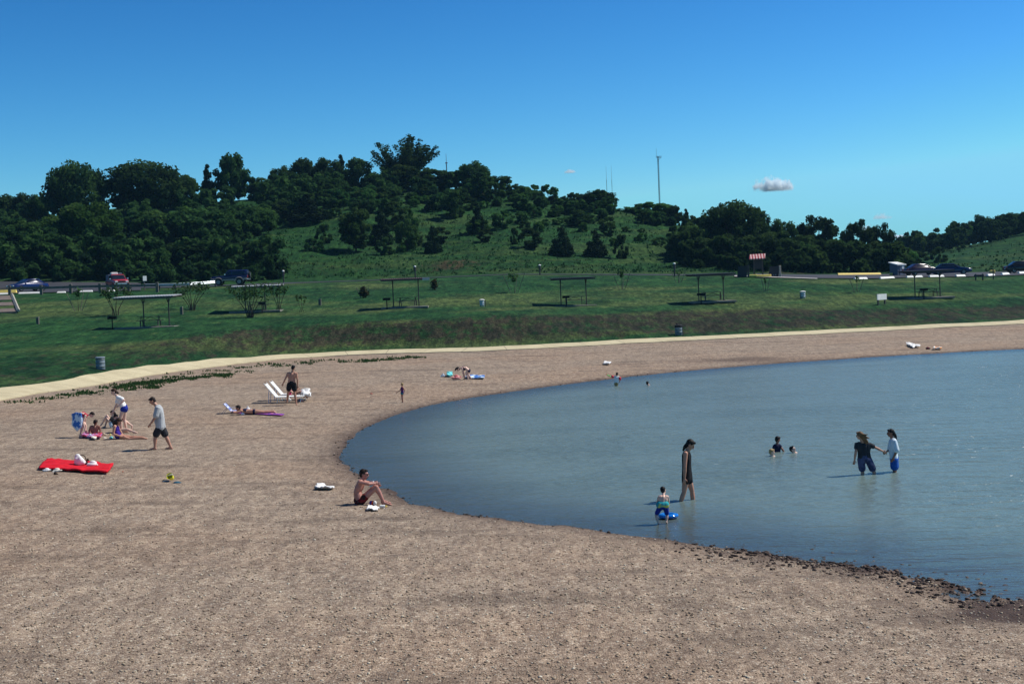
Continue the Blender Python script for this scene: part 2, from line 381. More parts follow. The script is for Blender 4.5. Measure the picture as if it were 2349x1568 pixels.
def grass_mat(name, lush, mid, dry, dirt_shade, dirt_amt=True):
    m, nt, N, L, b = newmat(name); p = geopos(nt)
    fine = noise(nt, p, 5.0, 5, .7); med = noise(nt, geopos(nt, (.35, .16, 1)), 1.0, 5, .62); big = noise(nt, geopos(nt, (.05, .035, 1)), 1.0, 3, .55)
    c = mixc(nt, mapr(nt, med, .36, .60), lush, mid)
    c = mixc(nt, mapr(nt, big, .47, .64, 0, .75), c, dry)
    c = mixc(nt, mapr(nt, noise(nt, geopos(nt, (.9, .35, 1)), 1.0, 5, .65), .58, .72, 0, .7), c, dry)
    dn = noise(nt, geopos(nt, (1.1, .55, 1)), 1.0, 7, .74)
    da = mth(nt, 'ADD', dn, mth(nt, 'MULTIPLY', attr(nt, 'dirt_shade'), .26))
    c = mixc(nt, mapr(nt, attr(nt, 'dirt_shade'), 0, 1, 0, .55), c, mixc(nt, 1.0, c, (.60,.50,.56), 'MULTIPLY'))  # bank grass darkened: slope shading put into the colour along with wear
    c = mixc(nt, mapr(nt, da, .66, .80, 0, .95), c, dirt_shade)
    c = mixc(nt, mapr(nt, fine, .30, .72, 0, 1.0), mixc(nt, 1.0, c, (.42,.46,.42), 'MULTIPLY'), mixc(nt, 1.0, c, (1.55,1.5,1.35), 'MULTIPLY'))
    sp1 = noise(nt, geopos(nt, (2.6, .55, 1)), 1.0, 3, .7); sp2 = noise(nt, geopos(nt, (.9, .22, 1)), 1.0, 4, .7)
    c = mixc(nt, mapr(nt, sp1, .36, .66, 0, 1.0), mixc(nt, 1.0, c, (.66,.70,.68), 'MULTIPLY'), mixc(nt, 1.0, c, (1.32,1.28,1.20), 'MULTIPLY'))
    c = mixc(nt, mapr(nt, sp2, .36, .64, 0, 1.0), mixc(nt, 1.0, c, (.68,.74,.76), 'MULTIPLY'), mixc(nt, 1.0, c, (1.24,1.18,1.08), 'MULTIPLY'))
    L.new(c, b.inputs['Base Color']); b.inputs['Roughness'].default_value = .95; b.inputs['Specular IOR Level'].default_value = .08
    h = mth(nt, 'ADD', mth(nt, 'MULTIPLY', noise(nt, p, 2.2, 5, .7), 1.0), mth(nt, 'MULTIPLY', noise(nt, p, 9, 3, .7), .4))
    bump(nt, b, h, 1.0, 0.16)
    return m
def water_mat():
    m, nt, N, L, b = newmat('lake_water')
    dep = attr(nt, 'depth')
    n1 = noise(nt, geopos(nt, (.75, 1.9, 1)), 1.0, 3, .55); n2 = noise(nt, geopos(nt, (2.6, 6.0, 1)), 1.0, 3, .6); n3 = noise(nt, geopos(nt, (.10, .22, 1)), 1.0, 3, .5)
    turb = mixc(nt, mapr(nt, dep, 0.0, 5.0), (.066,.082,.076), (.148,.206,.192))
    turb = mixc(nt, mapr(nt, n3, .42, .64, 0, .55), turb, mixc(nt, 1.0, turb, (.80,.84,.88), 'MULTIPLY'))
    L.new(turb, b.inputs['Base Color']); b.inputs['Roughness'].default_value = .22; b.inputs['IOR'].default_value = 1.333
    b.inputs['Specular IOR Level'].default_value = .5
    w = N.new('ShaderNodeTexWave'); w.wave_type = 'BANDS'; w.bands_direction = 'Y'; w.inputs['Scale'].default_value = .33; w.inputs['Distortion'].default_value = 7; w.inputs['Detail'].default_value = 3; w.inputs['Detail Scale'].default_value = .8
    L.new(geopos(nt, (.28, 1, 1)), w.inputs['Vector'])
    h = mth(nt, 'ADD', mth(nt, 'MULTIPLY', n1, .55), mth(nt, 'MULTIPLY', n2, .26))
    h = mth(nt, 'ADD', h, mth(nt, 'MULTIPLY', w.outputs['Fac'], .12))
    st = mth(nt, 'MULTIPLY', mapr(nt, dep, .1, 7, .35, 1.0), mapr(nt, n3, .35, .65, .75, 1.1))
    bump(nt, b, h, st, 0.40)
    return m
def path_mat():
    m, nt, N, L, b = newmat('pale_concrete'); p = geopos(nt)
    c = ramp(nt, noise(nt, p, .7, 6, .65), [(.3, (.46,.39,.23)), (.55, (.58,.50,.30)), (.75, (.66,.58,.37))])
    c = mixc(nt, mapr(nt, noise(nt, p, 14, 3), .4, .65, 0, .35), c, (.36,.30,.21))
    fr = mth(nt, 'FRACT', mth(nt, 'MULTIPLY', attr(nt, 'along'), 1 / 3.0), 0)
    c = mixc(nt, mth(nt, 'LESS_THAN', fr, .014), c, (.2,.16,.11))
    L.new(c, b.inputs['Base Color']); b.inputs['Roughness'].default_value = .9; bump(nt, b, noise(nt, p, 30, 3), .3, .02)
    return m
def asphalt_mat():
    m, nt, N, L, b = newmat('asphalt'); p = geopos(nt)
    c = ramp(nt, noise(nt, geopos(nt, (.3, .3, 1)), 1.0, 6, .65), [(.3, (.022,.023,.030)), (.7, (.040,.040,.048))])
    L.new(c, b.inputs['Base Color']); b.inputs['Roughness'].default_value = .85; bump(nt, b, noise(nt, p, 40, 3), .3, .02); return m
M_gravel = gravel_mat()
M_lawn = grass_mat('lawn_grass', (.011,.050,.021), (.024,.078,.029), (.085,.118,.048), (.036,.034,.027))
M_hill = grass_mat('hill_grass', (.011,.050,.018), (.020,.068,.021), (.042,.080,.028), (.060,.046,.030))
M_water = water_mat(); M_path = path_mat(); M_asph = asphalt_mat()

# ------------------------------------------------------------------ terrain sheets
nA, nD = XX.shape
V = np.stack([XX, DD, ZZ], -1).reshape(-1, 3)
ii, jj = np.meshgrid(np.arange(nA - 1), np.arange(nD - 1), indexing='ij')
Q = np.stack([ii*nD+jj, (ii+1)*nD+jj, (ii+1)*nD+jj+1, ii*nD+jj+1], -1).reshape(-1, 4)
fa = ((NA[:-1] + NA[1:]) / 2)[ii].ravel(); fd = ((ND[:-1] + ND[1:]) / 2)[jj].ravel()
fDp = np.interp(fa, NA, DPc); fCr = np.interp(fa, NA, CRc) + 2.5
wet = np.exp(-np.clip(SDG - .05, 0, 9) / .55) * (.72 + .28 * fbm(XX * 2, DD, 9)) + 1.1 * sstep(.34, .56, fbm(XX * 1.7, DD * 1.1, 44)) * np.exp(-(np.clip(SDG, 0, 9) / 1.9) ** 2) * sstep(2, 9, XX) * (DD < 40)
wp = at_z(2330, 1415, .1); wet += 1.0 * np.exp(-((XX - wp.x) / 1.4) ** 2 - ((DD - wp.y) / .55) ** 2)
fp = at_z(1700, 824, .2); wet += .7 * np.exp(-((XX - fp.x) / 3.5) ** 2 - ((DD - fp.y - .6) / 1.6) ** 2)
wet = np.clip(wet, 0, 1).ravel()
# worn, nearly bare bank between path and picnic lawn, its slope shading included
bt = np.interp(NA, bank[:, 0], bank[:, 1])[:, None]; dp = DPc[:, None]
leftfade = sstep(150, 900, AA) * .35 + .65
dirt_shade = sstep(.5, 4, DD - dp) * (1 - sstep(bt - 2, bt + 3.0, DD)) * leftfade
crl = CRc[:, None]
dirt_shade = np.where(DD > crl - 4, .0, dirt_shade)
hd = (np.exp(-((AA - 1800) / 90) ** 2) * .0)
dirt_shade = np.clip(dirt_shade + hd, 0, 1).ravel()
def sub(name, sel, mat, attrs, kind='structure'):
    q = Q[sel]; u, inv = np.unique(q, return_inverse=True)
    o = mesh_np(name, V[u], inv.reshape(-1, 4), mat, None, True, {k: v[u] for k, v in attrs.items()}); o['kind'] = kind; return o
sub('beach', fd < fDp, M_gravel, {'wet': wet})
sub('lawn', (fd >= fDp) & (fd < fCr), M_lawn, {'dirt_shade': dirt_shade})
hdirt = (.95 * np.exp(-((AA - 1810) / 95) ** 2 - ((DD - 193) / 5.0) ** 2) + .8 * np.exp(-((AA - 1040) / 60) ** 2 - ((DD - 199) / 5.0) ** 2) + .38 * np.exp(-((DD - 196) / 8.0) ** 2)).ravel()
sub('hill', (fd >= fCr), M_hill, {'dirt_shade': hdirt})
# lake
wsel = (shore_sd(XX.ravel(), DD.ravel()) < 1.2); qs = wsel[Q].all(1) & (fd < 150) & (fd > 12)
u, inv = np.unique(Q[qs], return_inverse=True)
WV = V[u].copy(); WV[:, 2] = 0.0
lake = mesh_np('lake_water', WV, inv.reshape(-1, 4), M_water, None, True, {'depth': np.maximum(-SDG.ravel()[u], 0)}); lake['kind'] = 'structure'

# ------------------------------------------------------------------ path, road, car parks
def ribbon(name, pts, w, mat, lift, cross=0.0, skirt=.12, kind='structure', step=1.2):
    P = catmull(np.array([(p[0], p[1]) for p in pts]), 8)
    seg = np.r_[0, np.cumsum(np.hypot(*np.diff(P, axis=0).T))]; n = max(8, int(seg[-1] / step)); s = np.linspace(0, seg[-1], n)
    P = np.stack([np.interp(s, seg, P[:, 0]), np.interp(s, seg, P[:, 1])], 1); T = np.gradient(P, axis=0); T /= np.hypot(*T.T)[:, None]; Nn = np.stack([-T[:, 1], T[:, 0]], 1)
    rows = [];
    K = 5
    for i in range(n):
        c = P[i]; jit = .07 * math.sin(i * 1.7) + .05 * math.sin(i * .61) + 20e-2 * (float(vnoise(np.array([i * .45]), np.array([3.3]), 5)[0]) - .5)
        e = []
        for k in range(K):
            o = (k / (K - 1) - .5) * w; q = c + Nn[i] * (o + (jit if k in (0, K-1) else 0)); e.append([q[0], q[1], zt(q[0], q[1])])
        e = np.array(e)
        if cross:
            lo, hi = e[0, 2], e[-1, 2]; hi = max(hi, lo + .2); e[:, 2] = np.linspace(lo, hi, K)
            e[:, 2] = np.maximum(e[:, 2], np.array([zt(*x[:2]) for x in e]))
        e[:, 2] += lift
        rows.append(np.vstack([e[0] - [0, 0, skirt], e, e[-1] - [0, 0, skirt]]))
    Rw = np.array(rows); m = K + 2; Vv = Rw.reshape(-1, 3)
    a, b_ = np.meshgrid(np.arange(n - 1), np.arange(m - 1), indexing='ij')
    q = np.stack([a*m+b_, a*m+b_+1, (a+1)*m+b_+1, (a+1)*m+b_], -1).reshape(-1, 4)
    o = mesh_np(name, Vv, q, mat, None, False, {'along': np.repeat(s, m)}); o['kind'] = kind; return o
pth = [((a - VW/2)/F*d, d) for a, d in pc if a > -1600]
ribbon('path', pth, 1.85, M_path, .05, cross=1, skirt=.16)
rp = [ground_at(x, d) for x, d in ((-60,172),(200,172),(430,169),(560,165.5),(700,174),(850,178.5),(950,179),(1174,179.5),(1350,179.5),(1548,177.5),(1700,172.5),(1850,169),(2000,166.5),(2150,167.5),(2349,169),(2600,170))]
ribbon('road', [(p.x, p.y) for p in rp], 7.0, M_asph, .05)
def patch(name, corners, mat, lift, n=14, kind='structure'):
    """ground-hugging paved area: four (vx, D) corners"""
    c = [np.array(((vx - VW/2)/F*D, D)) for vx, D in corners]; Vv = []
    for i in range(n + 1):
        for j in range(n + 1):
            u, v = i / n, j / n; q = (c[0]*(1-u)+c[1]*u)*(1-v) + (c[3]*(1-u)+c[2]*u)*v
            Vv.append((q[0], q[1], zt(*q) + lift))
    q = [(i*(n+1)+j, (i+1)*(n+1)+j, (i+1)*(n+1)+j+1, i*(n+1)+j+1) for i in range(n) for j in range(n)]
    o = mesh_np(name, Vv, q, mat, None, True); o['kind'] = kind; return o
patch('car_park', ((-160,152.5),(330,154.5),(330,182),(-160,184)), M_asph, .09)
patch('car_park', ((1740,160.5),(2420,159.5),(2420,184),(1740,181)), M_asph, .09)
M_cgrav = simple('white_gravel', (.42,.40,.37), .95, 0, .3, 3)
patch('gravel_verge', ((1690,163.5),(1880,156.6),(1880,158.6),(1690,166.2)), M_cgrav, .12, 10)

# ------------------------------------------------------------------ clouds
S.cycles.volume_bounces = 10; S.cycles.volume_step_rate = 1.0
def cloud(px, py, w, h, seed, dens=1.0, D=3200, arch=(.12, .0)):
    c = at(px, py, D); s = D / F; m = bpy.data.materials.new('cloud_vapour'); m.use_nodes = True; nt = m.node_tree; N = nt.nodes; L = nt.links
    N.remove(N['Principled BSDF']); v = N.new('ShaderNodeVolumePrincipled'); v.inputs['Color'].default_value = (.93, .98, 1, 1); v.inputs['Anisotropy'].default_value = .2
    L.new(v.outputs[0], N['Material Output'].inputs['Volume'])
    a, b_ = w * s / 2, h * s
    q = objpos(nt, (1 / a, 1 / (a * .7), 1 / b_)); ln = N.new('ShaderNodeVectorMath'); ln.operation = 'LENGTH'; L.new(q, ln.inputs[0])
    q2 = objpos(nt, (3.2 / a, 3.2 / a, 2.6 / a)); off = N.new('ShaderNodeVectorMath'); off.inputs[1].default_value = (seed * 3.1, seed, seed * 1.7); L.new(q2, off.inputs[0])
    nz = noise(nt, off.outputs[0], 1.0, 6, .62)
    e = mth(nt, 'ADD', mth(nt, 'SUBTRACT', mth(nt, 'MULTIPLY', nz, 3.6), .30), mth(nt, 'MULTIPLY', ln.outputs['Value'], -2.1))
    sz = N.new('ShaderNodeSeparateXYZ'); L.new(q, sz.inputs[0])
    L.new(mth(nt, 'MULTIPLY', mapr(nt, e, .05, .75, 0, dens * 5.0 / (h * s)), mapr(nt, sz.outputs[2], .02, .30, 0, 1)), v.inputs['Density'])
    mb = MB(); V = []; Fs = []; n = 20; k = 10
    for i in range(k + 1):           # a low dome, flat underneath
        th = math.pi / 2 * i / k
        for j in range(n): p = 2 * math.pi * j / n; V.append((a * math.cos(th) * math.cos(p), a * .7 * math.cos(th) * math.sin(p), b_ * math.sin(th)))
    for i in range(k):
        for j in range(n): Fs.append((i*n+j, i*n+(j+1) % n, (i+1)*n+(j+1) % n, (i+1)*n+j))
    Fs.append(tuple(range(n-1, -1, -1))); Fs.append(tuple(k*n+j for j in range(n)))
    o = mb.add(V, Fs).build('cloud', m, None, True, c); o['kind'] = 'structure'; return o
cloud(1776, 440, 132, 44, 3, 2.4)
cloud(1307, 397, 46, 13, 4, .5)
cloud(2022, 503, 70, 20, 5, .3)
cloud(1988, 538, 84, 30, 6, .5)
cloud(2055, 548, 74, 16, 8, 1.2)
# ------------------------------------------------------------------ trees
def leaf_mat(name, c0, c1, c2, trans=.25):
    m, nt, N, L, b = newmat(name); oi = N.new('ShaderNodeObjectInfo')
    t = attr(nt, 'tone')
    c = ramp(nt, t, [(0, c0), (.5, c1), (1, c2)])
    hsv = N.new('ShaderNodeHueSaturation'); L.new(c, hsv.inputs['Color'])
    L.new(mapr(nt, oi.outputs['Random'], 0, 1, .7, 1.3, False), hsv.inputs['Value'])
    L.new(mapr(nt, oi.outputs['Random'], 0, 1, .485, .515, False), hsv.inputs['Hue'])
    L.new(hsv.outputs[0], b.inputs['Base Color']); b.inputs['Roughness'].default_value = .85; b.inputs['Specular IOR Level'].default_value = .04
    tl = N.new('ShaderNodeBsdfTranslucent'); L.new(hsv.outputs[0], tl.inputs[0]); mx = N.new('ShaderNodeMixShader'); mx.inputs[0].default_value = trans
    L.new(b.outputs[0], mx.inputs[1]); L.new(tl.outputs[0], mx.inputs[2]); L.new(mx.outputs[0], N['Material Output'].inputs['Surface'])
    return m
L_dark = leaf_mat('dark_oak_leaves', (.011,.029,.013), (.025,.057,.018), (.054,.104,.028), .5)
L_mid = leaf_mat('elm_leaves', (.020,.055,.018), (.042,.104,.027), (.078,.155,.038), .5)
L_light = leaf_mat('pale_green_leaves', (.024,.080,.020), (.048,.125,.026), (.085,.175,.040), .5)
L_jun = leaf_mat('juniper_foliage', (.007,.018,.008), (.011,.026,.010), (.018,.036,.014), .1)
L_brown = leaf_mat('browning_juniper_foliage', (.020,.022,.008), (.034,.032,.012), (.048,.04,.015), .1)
M_bark = simple('bark', (.045,.034,.026), .95, 0, .4, 5)

def leaves(C, Rad, n, size, rg, tone_by, flat=.75, fine=1.0):
    """leaf-sized faces spread through the clumps, denser towards each clump's skin"""
    k = rg.choice(len(C), n, p=Rad**2 / (Rad**2).sum())
    d = rg.normal(size=(n, 3)); d /= np.linalg.norm(d, axis=1)[:, None]
    rr = (rg.random(n) ** .45) * Rad[k]
    P = C[k] + d * rr[:, None] * np.array([1, 1, flat])
    nrm = d * .6 + rg.normal(size=(n, 3)) * .7 + np.array([0, 0, .35]); nrm /= np.linalg.norm(nrm, axis=1)[:, None]
    t = np.cross(nrm, rg.normal(size=(n, 3))); t /= np.linalg.norm(t, axis=1)[:, None] + 1e-9; bt_ = np.cross(nrm, t)
    sz = size * (.55 + .9 * rg.random(n))[:, None]
    V = np.stack([P - t*sz - bt_*sz*.25, P - bt_*sz*.62 + t*sz*.1, P + t*sz + bt_*sz*.2, P + bt_*sz*.62 - t*sz*.15], 1).reshape(-1, 3)
    return V, np.arange(4*n).reshape(-1, 4), np.repeat(np.clip(tone_by[k] + rg.normal(0, .16, n), 0, 1), 4)
def limbs(C, base, H, rg, r0, nl=9, lean=0.0):
    mb = MB(); fork = Vector((lean * .25, 0, H * (.16 + .1 * rg.random())))
    mb.tube([(0, 0, -.4), (.03, 0, 0), fork * .5, fork], [r0 * 1.5, r0 * 1.15, r0, r0 * .9], 7)
    idx = rg.choice(len(C), min(nl, len(C)), replace=False)
    for i in idx:
        e = Vector(C[i]); m_ = fork.lerp(e, .5) + Vector((rg.normal(0, .15), rg.normal(0, .15), .1 * H * rg.random()))
        mb.tube([fork * .96, fork.lerp(m_, .6), m_, e], [r0 * .62, r0 * .45, r0 * .32, r0 * .1], 6)
    return mb
def crown_dome(rg, W_, H, n, low=.12, lobes=1.0):
    C = []; 
    while len(C) < n:
        p = rg.uniform(-1, 1, 3)
        q = p[0]**2 + p[1]**2 + p[2]**2
        if q < 1 and (q > .45 or rg.random() < .25): C.append((p[0] * W_ / 2 * .86, p[1] * W_ / 2 * .86, H * (low + (1 - low) * .52) + p[2] * H * (1 - low) * .42))
    C = np.array(C); Rr = W_ * (.07 + .09 * rg.random(n)) * lobes; return C, Rr
PROTO = {}
def proto(kind, style, seed, W_, H, ncl, nlf, size, lmat, label, r0=.16, **kw):
    rg = np.random.default_rng(seed)
    root = thing('tree', label, 'tree')
    if style == 'dome': C, Rr = crown_dome(rg, W_, H, ncl, kw.get('low', -.04))
    elif style == 'bush': C, Rr = crown_dome(rg, W_, H, ncl, -.10)
    elif style == 'cone':
        t = rg.random(ncl) ** 1.5; an = rg.random(ncl) * 6.283; rr = W_ / 2 * (1 - t) ** .8 * (.45 + .5 * rg.random(ncl))
        C = np.stack([rr*np.cos(an), rr*np.sin(an), H * (.08 + .86 * t)], 1); Rr = W_ * (.10 + .12 * (1 - t)) + .05
    elif style == 'open':     # spreading limbs with sky between them
        C = []; Rr = []
        nb = 44; lo = kw.get('lo', .16)
        for i in range(nb):
            an = rg.uniform(0, 6.283); rt = rg.random() ** .55; tip = np.array((math.cos(an)*rt*W_*.50, math.sin(an)*rt*W_*.45, H*(1 - .30*rt*rt)*rg.uniform(.80, 1.04))); fk = np.array((0, 0, H*lo))
            for s in np.linspace(.28, 1, 10):
                q = fk + (tip - fk) * s; q[:2] *= (1.12 - .12*s); C.append(tuple(q)); Rr.append(W_*(.026 + .034*rg.random()) * (1.35 - s*.5))
        C = np.array(C); Rr = np.array(Rr)
    elif style == 'flag':     # bent over by the wind
        t = np.linspace(0, 1, ncl); C = np.stack([W_*(.9*t**1.6 - .35) + rg.normal(0, .12*W_, ncl), rg.normal(0, .13*W_, ncl), H*(.15 + .82*t**.8) + rg.normal(0, .06*H, ncl)], 1); Rr = W_*(.10 + .09*rg.random(ncl))*(1.15 - .4*t)
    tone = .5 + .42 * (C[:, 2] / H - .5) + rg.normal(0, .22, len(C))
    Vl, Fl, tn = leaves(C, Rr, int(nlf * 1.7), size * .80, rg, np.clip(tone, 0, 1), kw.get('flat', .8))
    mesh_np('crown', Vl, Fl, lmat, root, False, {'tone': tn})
    limbs(C, None, H, rg, r0, kw.get('nl', 9)).build('trunk', M_bark, root, True)
    PROTO[kind] = (root, W_, H, [False]); return root
DUM = 'unplaced'
proto('oak1', 'dome', 1, 11, 8.5, 90, 7500, .30, L_dark, DUM, .22)
proto('oak2', 'dome', 2, 9, 8.5, 70, 6500, .28, L_dark, DUM, .2, low=-.02)
proto('oak3', 'dome', 3, 8, 6.5, 60, 5200, .27, L_dark, DUM, .18, low=.0)
proto('elm1', 'dome', 4, 7, 7.0, 60, 5200, .27, L_mid, DUM, .16, low=-.05)
proto('elm2', 'dome', 5, 6.5, 8.0, 56, 5200, .26, L_mid, DUM, .16, low=.0)
proto('open1', 'open', 6, 12, 10, 60, 13000, .19, L_dark, DUM, .24, nl=26)
proto('open2', 'dome', 16, 8, 8, 30, 3000, .26, L_dark, DUM, .18, nl=22, low=.40)
proto('jun1', 'cone', 7, 3.8, 6.5, 60, 4200, .20, L_jun, DUM, .12)
proto('jun2', 'cone', 8, 3.2, 4.5, 44, 2600, .18, L_jun, DUM, .10)
proto('light1', 'dome', 9, 10, 9.0, 80, 8000, .26, L_light, DUM, .2, low=.02)
proto('bush1', 'bush', 10, 3.4, 2.6, 20, 1700, .17, L_mid, DUM, .05)
proto('bush2', 'bush', 12, 2.6, 1.8, 14, 1100, .16, L_light, DUM, .04)
proto('bush3', 'bush', 13, 4.2, 3.6, 24, 2200, .19, L_dark, DUM, .06)
proto('flag1', 'flag', 14, 4.2, 5.5, 22, 2600, .20, L_dark, DUM, .10)
def tree(kind, vx, top, wpx, D, label, group=None, name='tree', rz=None, base=None):
    root, W_, H, used = PROTO[kind]
    p = ground_at(vx, D)
    if base is not None: p = gnd(vx, base, dmin=168); D = p.y
    ztop = at(vx, top, D).z; h = max(ztop - p.z, .6) * 1.03; w = wpx / F * D * 1.04
    if not used[0]: o = root; used[0] = True
    else: o = copy_tree(root)
    o.name = name; o.location = (p.x, p.y, p.z - .15)
    o.scale = (w / W_, w / W_ * (.9 + .2 * random.random()), h / H)
    if o.scale[0] > 2.2 * o.scale[2]: pass
    o.rotation_euler = (0, 0, random.choice((0, 3.14159)) + random.uniform(-.5, .5) if rz is None else rz)
    o['label'] = label; o['category'] = 'tree' if name == 'tree' else name.replace('_', ' ')
    if group: o['group'] = group
    elif 'group' in o: del o['group']
    return o
RG = 'trees along the skyline of the wooded hill'
SKY = [
 ('oak3', 15,445,120,256,'dark round tree cut by the left edge of the photo on the skyline'),
 ('oak2', 75,441,70,255,'small dark tree at the low left end of the skyline left of the first dome'),
 ('elm2',113,436,50,252,'narrow dark tree touching the left side of the first big dome crown'),
 ('oak1',192,370,142,246,'first big dome-crowned dark tree on the skyline from the left'),
 ('oak1',350,368,186,250,'widest dome-crowned dark tree on the skyline, right of the first dome'),
 ('elm1',440,396,60,254,'low shoulder tree on the right flank of the widest dome crown'),
 ('jun1',494,374,40,262,'small spiky tree sticking up left of the square-topped tree'),
 ('oak3',550,351,88,262,'square-topped dark tree rising alone over the left part of the ridge'),
 ('elm1',618,404,62,266,'low rounded tree in the dip right of the square-topped tree'),
 ('oak2',664,380,62,266,'dark tree at the left end of the flat ridge line of crowns'),
 ('oak3',712,362,80,268,'dark flat-topped crown, second along the flat ridge line'),
 ('jun1',800,352,36,272,'pointed treetop poking out of the flat ridge line'),
 ('oak2',766,361,78,268,'dark crown in the middle of the flat ridge line, left of the pointed treetop'),
 ('oak3',838,361,80,270,'dark crown filling the ridge line between the pointed treetop and the tallest tree'),
 ('open1',945,313,160,268,'tallest tree on the hilltop with upswept spreading limbs and sky between them'),
 ('elm1',898,378,80,264,'green crown under the left limbs of the tallest hilltop tree'),
 ('elm2',990,380,84,264,'green crown under the right limbs of the tallest hilltop tree'),
 ('oak3',944,376,96,262,'dark crown directly in front of the trunk of the tallest hilltop tree'),
 ('elm2',1040,384,66,264,'rounded tree in the dip just right of the tallest hilltop tree'),
 ('oak2',1102,369,78,262,'round-headed tree second tallest, right of the tallest hilltop tree'),
 ('open2',1160,398,64,260,'thin-branched tree sloping down the ridge after the round-headed tree'),
 ('open2',1192,418,48,258,'ragged tree with bare twigs, beside the white rock on the ridge'),
 ('flag1',1226,432,46,256,'wind-bent little tree leaning right on the ridge'),
 ('jun1',1252,440,26,256,'small upright shrub-like tree behind the wind-bent one'),
 ('jun2',1279,446,46,252,'twin-topped juniper at the notch in the ridge'),
 ('bush3',1310,470,44,256,'low round shrub in the notch right of the twin-topped juniper'),
 ('oak1',1381,436,98,256,'broad round tree on the ridge under the two thin masts'),
 ('elm1',1450,470,60,252,'pale green low tree right of the broad round tree'),
 ('elm2',1512,457,88,250,'rounded tree at the foot of the tall antenna tower'),
 ('oak3',1556,469,46,246,'dark low tree between the antenna tower tree and the spire juniper'),
 ('jun1',1584,476,26,240,'thin spire of a juniper left of the broad dark tree'),
 ('jun2',1622,490,34,236,'short pointed tree tucked left of the broad dark tree'),
 ('oak1',1688,461,152,216,'broad dark tree on the skyline above the noticeboards'),
 ('oak3',1752,476,50,218,'right-hand leaning crown of the broad dark tree group'),
 ('oak2',1800,502,76,222,'lower tree in the dip right of the broad dark tree'),
 ('open2',1884,486,92,224,'ragged-topped dark tree right of the white cloud'),
 ('open2',1974,497,70,226,'first of the pair of open-crowned trees above the yellow kerb'),
 ('open2',2026,505,66,226,'second of the pair of open-crowned trees, nearer the grey hut'),
 ('elm1',1842,545,60,222,'low dark crown filling the gap left of the ragged-topped tree'),
 ('elm1',1934,556,50,222,'low dark crown filling the gap right of the ragged-topped tree'),
 ('oak3',2083,540,30,322,'tiny far tree in the valley gap between the two hills'),
 ('oak3',2112,541,66,325,'far rounded tree at the foot of the right-hand hill'),
 ('elm1',2160,537,56,342,'first far tree climbing the right-hand hill'),
 ('elm2',2198,514,56,346,'second far tree climbing the right-hand hill'),
 ('oak2',2258,492,58,352,'tallest far tree on the right-hand hill'),
 ('elm1',2300,503,62,354,'far round tree just right of the tallest one on the right-hand hill'),
 ('oak3',2338,488,64,356,'far tree on the right-hand hill cut by the right edge of the photo'),
 ('elm1',2228,516,50,350,'far tree between the climbing ones and the tallest on the right-hand hill'),
]
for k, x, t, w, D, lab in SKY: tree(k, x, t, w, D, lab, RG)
MIDG = 'trees standing lower on the wooded hill'
MID = [
 ('light1',206,459,172,206,'big pale green round tree in front of the dark wood'),
 ('elm1',22,572,96,193,'pale leafy tree at the left edge above the blue sedan'),
 ('bush3',132,602,56,187,'grey-green bush beside the car park behind the blue sedan'),
 ('elm2',62,500,120,215,'tall dim tree between the left edge and the pale green tree'),
 ('elm1',352,478,120,222,'mid-green tree right of the big pale green tree'),
 ('elm2',440,468,120,224,'mid-green tree under the widest dome crown, third from the pale tree'),
 ('light1',525,478,92,222,'slightly yellowish tree above the blue four-wheel drive'),
 ('elm1',602,470,96,226,'mid-green tree at the right edge of the wood above the grass'),
 ('oak2',300,545,150,202,'dark bulky tree right behind the red car'),
 ('oak1',470,548,190,203,'dark spreading tree left of the blue four-wheel drive'),
 ('oak2',600,548,104,204,'dark tree right behind the blue four-wheel drive'),
 ('elm1',100,560,90,200,'dark undergrowth tree behind the blue sedan'),
 ('jun1',720,442,82,236,'big dark juniper at the wood\'s edge on the upper slope'),
 ('bush3',753,512,46,218,'dark shrub leaning on the slope below the big dark juniper'),
 ('elm2',826,468,80,212,'dark many-stemmed tree alone in the middle of the grassy slope'),
 ('jun1',884,478,50,220,'thin dark juniper beside the many-stemmed tree'),
 ('elm1',944,498,58,214,'leafy bush-like tree right of the thin dark juniper'),
 ('jun2',1003,514,38,212,'small round juniper right of the leafy bush-like tree'),
 ('jun1',1106,462,40,224,'lone dark column juniper in the centre of the grassy slope'),
 ('elm1',1005,448,110,250,'mid-green tree below the tallest hilltop tree'),
 ('elm2',880,452,90,250,'leafy tree above the many-stemmed tree on the slope'),
 ('elm1',1100,448,80,252,'low green tree on the upper slope below the round-headed tree'),
 ('bush3',1190,520,24,214,'tiny dark shrub right of the lone column juniper'),
 ('jun2',1296,516,54,206,'dark spreading shrub on the right part of the grassy slope'),
 ('jun2',1372,524,50,208,'second dark spreading shrub, right of the first one on the slope'),
 ('bush3',1432,536,40,208,'thin green shrub left of the dense trees on the slope'),
 ('elm1',1590,512,100,214,'dark tree at the left end of the dense trees behind the noticeboards'),
 ('oak2',1660,540,120,206,'dark tree left of the noticeboards roof'),
 ('oak2',1760,532,120,208,'dark tree right of the noticeboards roof'),
 ('elm2',1850,548,70,205,'paler green tree above the asphalt right of the noticeboards'),
 ('oak2',1930,548,104,210,'dark tree directly above the yellow kerb'),
 ('oak3',2015,552,90,214,'dark tree left of the grey hut'),
 ('elm1',2076,568,70,232,'green tree behind the grey hut'),
 ('bush3',2160,565,46,262,'dark round shrub on the right-hand hill above the two dark cars'),
 ('bush3',2110,574,60,262,'pale green shrub on the right-hand hill behind the grey hut'),
]
for k, x, t, w, D, lab in MID: tree(k, x, t, w, D, lab, MIDG)
